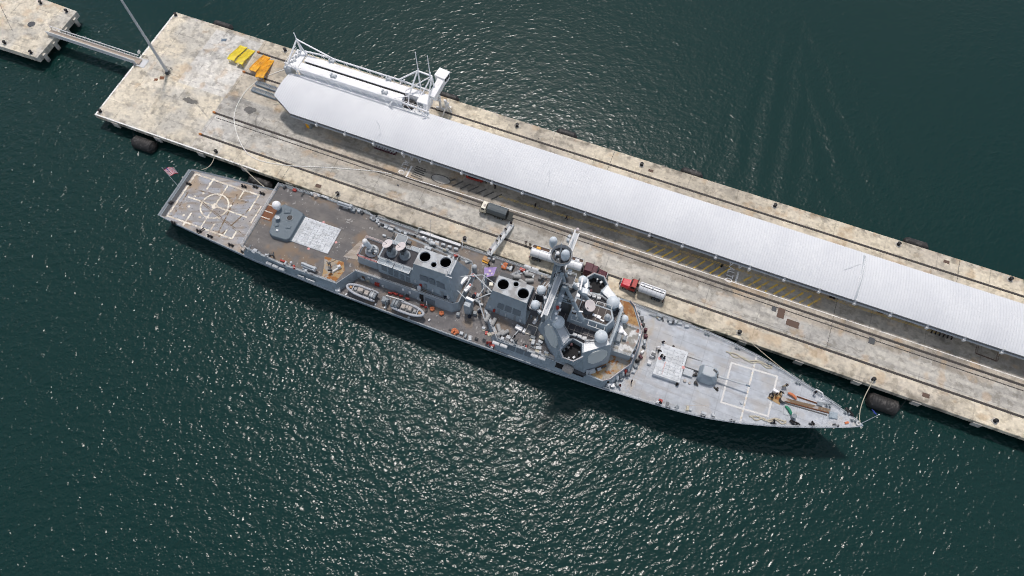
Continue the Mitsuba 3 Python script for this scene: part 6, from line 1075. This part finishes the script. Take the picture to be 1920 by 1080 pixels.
# ---- boats in the starboard recess
def rhib(lab, M, shroud):
    t = thing('inflatable_boat', lab, 'boat', 'rigid inflatable boats in the starboard recess')
    P = lambda nm, me, m, sm=False: part(t, nm, xf(me, M), m, sm)
    ctr = [(-3.4, 1.0, .75), (-1, 1.05, .75), (1.2, 1.0, .8), (2.6, .72, .9), (3.5, .25, 1.0), (3.62, 0, 1.02)]; path = ctr + [(x, -y, z) for x, y, z in ctr[::-1][1:]]
    pp = np.array(path); s = np.r_[0, np.cumsum(np.linalg.norm(np.diff(pp, axis=0), axis=1))]; q = np.linspace(0, s[-1], 44); pp = np.c_[[np.interp(q, s, pp[:, k]) for k in range(3)]].T
    for _ in range(2): pp[1:-1] = (pp[:-2] + 2 * pp[1:-1] + pp[2:]) / 4
    P('tube', tube(pp, [.14, .2] + [.27] * 40 + [.2, .14], 12), 'tube', True); P('hull', loft([[(-3.2, -.8, .1), (1.5, -.6, .1), (3.2, 0, .45), (1.5, .6, .1), (-3.2, .8, .1)], [(-3.2, -.95, .7), (1.5, -.9, .7), (3.4, 0, .85), (1.5, .9, .7), (-3.2, .95, .7)]]), 'dark_gray'); P('floor', sheet([(-3.1, -.85), (1.5, -.8), (3.0, -.25), (3.0, .25), (1.5, .8), (-3.1, .85)], .73), 'shade_gray')
    P('console', cat(cbox(.3, 0, .73, 1.1, .9, .9, 0, .08), cbox(-.15, 0, 1.6, .5, .7, .25, 0, .05)), 'tan'); P('seat', cbox(-1.1, 0, .73, .9, .9, .6, 0, .08), 'tan'); P('seat', cbox(1.5, 0, .73, .6, .6, .4, 0, .06), 'canvas'); P('bow_locker', cbox(2.6, 0, .8, .55, .5, .25, 0, .05), 'wood'); P('bow_board', xf(box(-.09, .09, -.72, .72, 0, .1), move(2.1, 0, .95)), 'tube')
    P('engine_box', cbox(-2.5, 0, .73, 1.3, 1.2, .75, 0, .1), 'shade_gray' if shroud else 'light_gray')
    P('roll_frame', cat(tube([(-2.1, -.8, .9), (-2.1, -.7, 2.0), (-2.1, .7, 2.0), (-2.1, .8, .9)], .06, 6), tube([(-2.9, -.8, .9), (-2.9, -.7, 1.9), (-2.9, .7, 1.9), (-2.9, .8, .9)], .06, 6), beam((-2.9, .7, 1.9), (-2.1, .7, 2.0), .06), beam((-2.9, -.7, 1.9), (-2.1, -.7, 2.0), .06)), 'dark_gray')
    if shroud: P('grey_shroud', cat(loft([rrect(-3.9, -1.9, -.95, .95, .3, 3), rrect(-3.7, -2.1, -.8, .8, .3, 3), rrect(-3.3, -2.4, -.4, .5, .2, 3)], [.7, 1.3, 1.75])), 'mid_gray', 25)
    P('cradle', cat(*[cbox(x, 0, -.75, .25, 1.5, .9) for x in (-2, 1.4)]), 'mid_gray')
rhib('grey inflatable boat in the recess with bow towards the stern', move(51.8, -8.2, 6.85, math.pi - .02), False)
rhib('grey inflatable boat in the recess with bow towards the bridge and a grey cover', move(62.5, -8.35, 6.85, -.02), True)
W_('boat_boom', beam((57.0, -7.35, 8.1), (61.0, -7.1, 8.1), .14), 'pale'); W_('davit', cat(beam((57.6, -9.3, 6), (57.6, -8.6, 8.8), .25), beam((57.6, -8.6, 8.8), (58.6, -8.0, 8.9), .2), cbox(57.0, -8.0, 6.05, 1.4, 1.2, 1.5, .1, .1)), 'mid_gray')
for x, y in ((48.4, -9.5), (55.2, -9.4), (57.4, -9.3), (63, -9.6), (67.2, -8.6)): W_('deck_fitting', cbox(x, y, 6.05, .5, .3, .35, x), 'pale')

# ---------------- things on and around the ship ----------------
def sag(a, b, s, n=24): a, b = np.array(a, float), np.array(b, float); return [a + (b - a) * k / n - np.array([0, 0, s * 4 * (k / n) * (1 - k / n)]) for k in range(n + 1)]
def dk(u, v, z): p = DOCK @ np.array([u, v, z, 1.]); return p[:3]
def ropes(lab, a, b, s): single('mooring_rope', tube(sag(a, b, s), .085, 6), 'rope', lab, 'mooring rope', smooth=True)
ropes('slack pale rope from the pier bollard down to the warship stern corner', dk(1.8, 13.6, 4.1), (2.4, 7.4, 5.2), 1.6)
ropes('pale rope from the pier edge to the warship flight deck beside the squeezed fender', dk(8.6, 12.7, 3.6), (19.5, 8.0, 5.3), .6)
ropes('pale rope from the pier bollard aft to the foredeck edge beside the forward launcher', dk(128.6, 13.8, 4.1), (119.6, 8.9, 7.2), .3)
ropes('pale rope from the pier bollard forward to the foredeck edge near the anchor', dk(128.6, 13.8, 4.1), (139.6, 5.6, 8.1), .5)
ropes('pale rope curving from the bow tip up to the bollard above the large fender', dk(156.6, 13.6, 4.1), (153.4, .4, 9.5), 2.2)
ropes('thin pale rope from the warship aft deck to the pier bollard beside it', dk(34.1, 13.6, 4.1), (36.0, 9.2, 8.7), .2)
gw = thing('gangway', 'narrow pale boarding gangway sloping from the pier down onto the warship deck', 'gangway'); a_, b_ = dk(74.5, 20.6, 3.75), dk(73.25, 10.2, 7.0); d_ = (b_ - a_) / np.linalg.norm(b_ - a_); n_ = np.array([-d_[1], d_[0], 0]); n_ /= np.linalg.norm(n_)
part(gw, 'walkway', beam(a_, b_, .95, .12), 'pale')
for s in (-1, 1): part(gw, 'side_rail', cat(beam(a_ + n_ * s * .5 + [0, 0, 1], b_ + n_ * s * .5 + [0, 0, 1], .06), beam(a_ + n_ * s * .5 + [0, 0, .5], b_ + n_ * s * .5 + [0, 0, .5], .05), beam(a_ + n_ * s * .5, b_ + n_ * s * .5, .16), *[beam(a_ + (b_ - a_) * k / 8 + n_ * s * .5, a_ + (b_ - a_) * k / 8 + n_ * s * .5 + [0, 0, 1], .05) for k in range(9)]), 'light_gray')
part(gw, 'roller', cyl(a_ + n_ * -.6 - [0, 0, .08], a_ + n_ * .6 - [0, 0, .08], .14), 'dark_gray')
bs_ = thing('boarding_step', 'orange wooden boarding step at the ship end of the gangway', 'step'); part(bs_, 'tread', xf(box(-.75, .75, -.5, .5, .55, .62), move(73.1, 8.75, 6.05, -.1)), 'wood'); part(bs_, 'body', xf(cat(box(-.7, .7, -.45, .45, 0, .55), box(-.7, .7, -.8, -.45, 0, .3)), move(73.1, 8.75, 6.05, -.1)), 'orange_steel')
aw = thing('deck_awning', 'purple cloth awning with pale spots rigged on the warship deck', 'awning'); c4 = [(73.8, 5.9, 8.2), (76.3, 6.9, 8.4), (76.4, 4.9, 8.3), (74.7, 3.7, 8.2)]
GRD = [[quadpt(c4, i / 8, j / 8) - np.array([0, 0, .28 * math.sin(math.pi * i / 8) * math.sin(math.pi * j / 8)]) for j in range(9)] for i in range(9)]; V_ = np.array(GRD).reshape(-1, 3); F_ = np.array([[i * 9 + j, i * 9 + 9 + j, i * 9 + 10 + j] for i in range(8) for j in range(8)] + [[i * 9 + j, i * 9 + 10 + j, i * 9 + 1 + j] for i in range(8) for j in range(8)])
part(aw, 'cloth', tm(np.vstack([V_, V_ - [0, 0, .03]]), np.vstack([F_, F_[:, ::-1] + 81])), 'purple', True)
for s_, t_ in ((.5, .35), (.78, .72), (.3, .7)): p_ = quadpt(c4, s_, t_); part(aw, 'pale_spot', prism(circ(p_[0], p_[1], .3, 12), p_[2] - .3, p_[2] - .15), 'pink_rim')
for p_ in c4: part(aw, 'pole', cyl((p_[0], p_[1], 6.0), p_, .04), 'light_gray')
def fheap(nm, x, y, z, m, lab, cat_, n=9, r=.34, seed=1):
    r_ = random.Random(seed); single(nm, cat(*[ball(x + r_.uniform(-.6, .6), y + r_.uniform(-.6, .6), z + r_.uniform(.1, .4), r * r_.uniform(.7, 1.1), .8, 10) for k in range(n)]), m, lab, cat_, smooth=True)
fheap('life_vest_pile', 77.3, 8.7, 6.05, 'orange', 'heap of bright orange life vests at the port deck edge', 'life vests', 14, .34, 3); fheap('dark_gear_pile', 78.7, 8.9, 6.05, 'black', 'heap of black gear bags beside the orange life vests', 'gear bags', 12, .3, 4); fheap('net_float', 73.3, -9.2, 6.2, 'orange', 'orange net bundle on the starboard deck edge amidships', 'float bundle', 13, .3, 6)
def bag(x, y, a, m, nm, lab): single(nm, xf(cat(tube([(-.95, -.1, .3), (-.6, .05, .38), (0, .12, .4), (.6, .05, .38), (.95, -.12, .28)], [.18, .28, .31, .28, .16], 12), *[tube([(k - .05, .08, .38), (k + .05, .08, .38)],   .325, 10) for k in (-.3, .3)]), move(x, y, fz(x), a)), m, lab, 'bag', smooth=True)
bag(140.6, 1.35, -.35, 'orange', 'orange_bag', 'orange rolled bag on the foredeck beside the anchor chain'); bag(140.5, -1.75, -.75, 'green', 'green_bag', 'green rolled bag on the foredeck beside the anchor chain')
# ensign and jack
st = thing('flag_staff', 'thin grey staff leaning out over the warship stern', 'flagstaff'); put(st + '__pole', cyl((-.1, 1.5, 4.9), (-3.3, 2.9, 9.0), .06, .04, 8), 'light_gray'); part(st, 'truck', ball(-3.35, 2.92, 9.05, .1, 1, 8), 'light_gray')
en = thing('ensign', 'striped red and white flag with blue canton flying at the warship stern', 'flag')
fo = np.array([-2.0, 2.35, 7.3]); fd = np.array([-1.1, .48, 1.42]); fx = np.array([1.5, 1.45, .1])
def flagpt(s, t): return fo + fd * (t - .0) + fx * s + np.array([0, 0, .18]) * math.sin(s * 5.5) * s + np.array([.08, -.12, 0]) * math.sin(s * 7 + t)
def flagpatch(s0, s1, t0, t1, off, m, nm):
    n = max(2, int(8 * (s1 - s0))); V = []
    for i in range(n + 1):
        s = s0 + (s1 - s0) * i / n
        for t in (t0, t1):
            for o in (off, -off): V.append(flagpt(s, t) + np.array([-.5, .5, .7]) * o)
    F = []
    for i in range(n):
        a = 4 * i; F += [[a, a + 4, a + 6], [a, a + 6, a + 2], [a + 1, a + 3, a + 7], [a + 1, a + 7, a + 5], [a, a + 1, a + 5], [a, a + 5, a + 4], [a + 2, a + 6, a + 7], [a + 2, a + 7, a + 3]]
    part(en, nm, tm(V, F), m, True)
for k in range(13): flagpatch(0, 1, k / 13, (k + 1) / 13, .012, 'flag_red' if k % 2 == 0 else 'flag_white', 'stripe')
flagpatch(-.005, .42, 6 / 13, 1.005, .02, 'flag_blue', 'canton')
for i in range(5):
    for j in range(4): p_ = flagpt(.05 + .08 * i, .52 + .11 * j) + np.array([-.5, .5, .7]) * .03; part(en, 'star', ball(*p_, .035, .6, 6), 'flag_white')
jk = single('jack_flag', tube([(154.3, 1.0, 14.2), (154.0, 1.25, 14.0), (153.7, 1.5, 14.1), (153.5, 1.85, 13.7)], [.08, .16, .14, .05], 6), 'flag_blue', 'small furled blue flag at the top of the bow staff', 'flag')
# crew
CR = [(113.9, 3.2, 7.75, 0, 'crouch', 'navy', 'navy', 'hair', 'crew member in dark coveralls crouching at the port aft corner of the forward launcher'), (113.2, 2.0, 0, .4, 'bend', 'white', 'navy', 'white', 'crew member in white cap bending at the aft edge of the forward launcher'), (113.7, 1.5, 0, -.3, 'bend', 'black', 'black', 'hair', 'crew member in black bending beside the white capped one'),
    (116.2, 3.5, 0, -1.57, 'crouch', 'black', 'black', 'hair', 'crew member in black kneeling at the port side of the forward launcher'), (114.4, .2, 7.78, .9, 'crouch', 'black', 'navy', 'hair', 'crew member in black working on top of the forward launcher'), (115.1, .0, 7.78, 2.4, 'crouch', 'navy', 'navy', 'hair', 'crew member in dark blue working on top of the forward launcher'), (119.0, -4.1, 0, 1.2, 'crouch', 'black', 'black', 'hair', 'crew member in black crouching at the starboard forward corner of the forward launcher'),
    (110.4, -6.7, 0, .2, 'stand', 'navy', 'navy', 'hair', 'crew member in dark coveralls standing alone forward of the starboard bulwark'), (108.5, -8.4, 0, 1.0, 'stand', 'maroon_', 'navy', 'hair', 'crew member in dark red standing against the starboard front wall'), (116.2, -9.1, 0, .5, 'bend', 'white', 'navy', 'white', 'crew member in white bending at the starboard foredeck edge'), (117.0, -9.0, 0, 2.6, 'bend', 'black', 'navy', 'hair', 'crew member in dark clothes beside the white clad one at the starboard foredeck edge'),
    (136.5, .1, 0, .2, 'bend', 'black', 'black', 'hair', 'crew member in black handling rope aft of the white box on the foredeck'), (137.0, -.4, 0, 1.6, 'bend', 'navy', 'black', 'hair', 'crew member in dark blue stooping beside the white box on the foredeck'), (137.6, .5, 0, 2.8, 'stand', 'black', 'navy', 'hair', 'crew member in black standing right beside the white box on the foredeck'), (139.0, 2.9, 0, -2.0, 'stand', 'black', 'black', 'hair', 'crew member in black standing between the windlass and the port edge, right one'), (138.5, 2.5, 0, .6, 'bend', 'khaki', 'navy', 'hair', 'crew member in khaki stooping between the windlass and the port edge, left one'), (138.3, 1.2, 0, -.4, 'bend', 'black', 'black', 'hair', 'crew member in black stooping just aft of the orange bag'),
    (144.4, 3.2, 0, 1.2, 'walk', 'navy', 'navy', 'hair', 'crew member in dark coveralls at the port rail beside the anchor'), (138.3, -5.2, 0, 2.0, 'bend', 'black', 'navy', 'hair', 'crew member in black stooping at the starboard bow rail beside the coiled rope'), (145.0, -2.8, 0, -1.2, 'bend', 'black', 'black', 'hair', 'crew member in black at the starboard bow rail nearest the bow tip'),
    (65.6, -6.6, 6.05, -1.0, 'stand', 'red', 'black', 'red', 'crew member in red beside the open doorway on the boat deck'), (68.9, -3.8, 8.62, 0, 'bend', 'navy', 'navy', 'hair', 'crew member in navy leaning over the rail above the boat deck'), (74.3, 7.3, 6.05, 1.5, 'stand', 'black', 'black', 'hair', 'crew member in black between the orange step and the purple awning'), (51.6, -.9, 10.95, .5, 'crouch', 'black', 'navy', 'hair', 'crew member in black crouching on the close in gun platform'), (85.6, -7.0, 8.8, 2.4, 'stand', 'navy', 'navy', 'hair', 'crew member in dark clothes beside the small gun mount amidships')]
COL['maroon_'] = (.12, .02, .025)
for x, y, z, a, po, s, t_, h, lab in CR: person(x, y, z if z else fz(x), a, po, s, t_, h, lab)
for k, (f, po, s, lab) in enumerate(((.0, 'stand', 'navy', 'person in navy at the pier end of the gangway'), (.24, 'walk', 'black', 'person in black on the gangway, second from the pier end'), (.47, 'walk', 'black', 'person in black on the gangway where it crosses the crane rail'), (.63, 'walk', 'green', 'person in drab green on the gangway nearest the ship edge'), (.92, 'walk', 'maroon_', 'person in dark red stepping off the gangway onto the ship'))):
    p_ = a_ + (b_ - a_) * f; person(p_[0] - .1, p_[1], p_[2] + (.06 if f else -.2), -1.6, po, s, 'navy', 'hair', lab)
gunmount(86.0, -7.6, 8.78, 2.6); gunmount(86.4, 7.4, 8.78, .6)
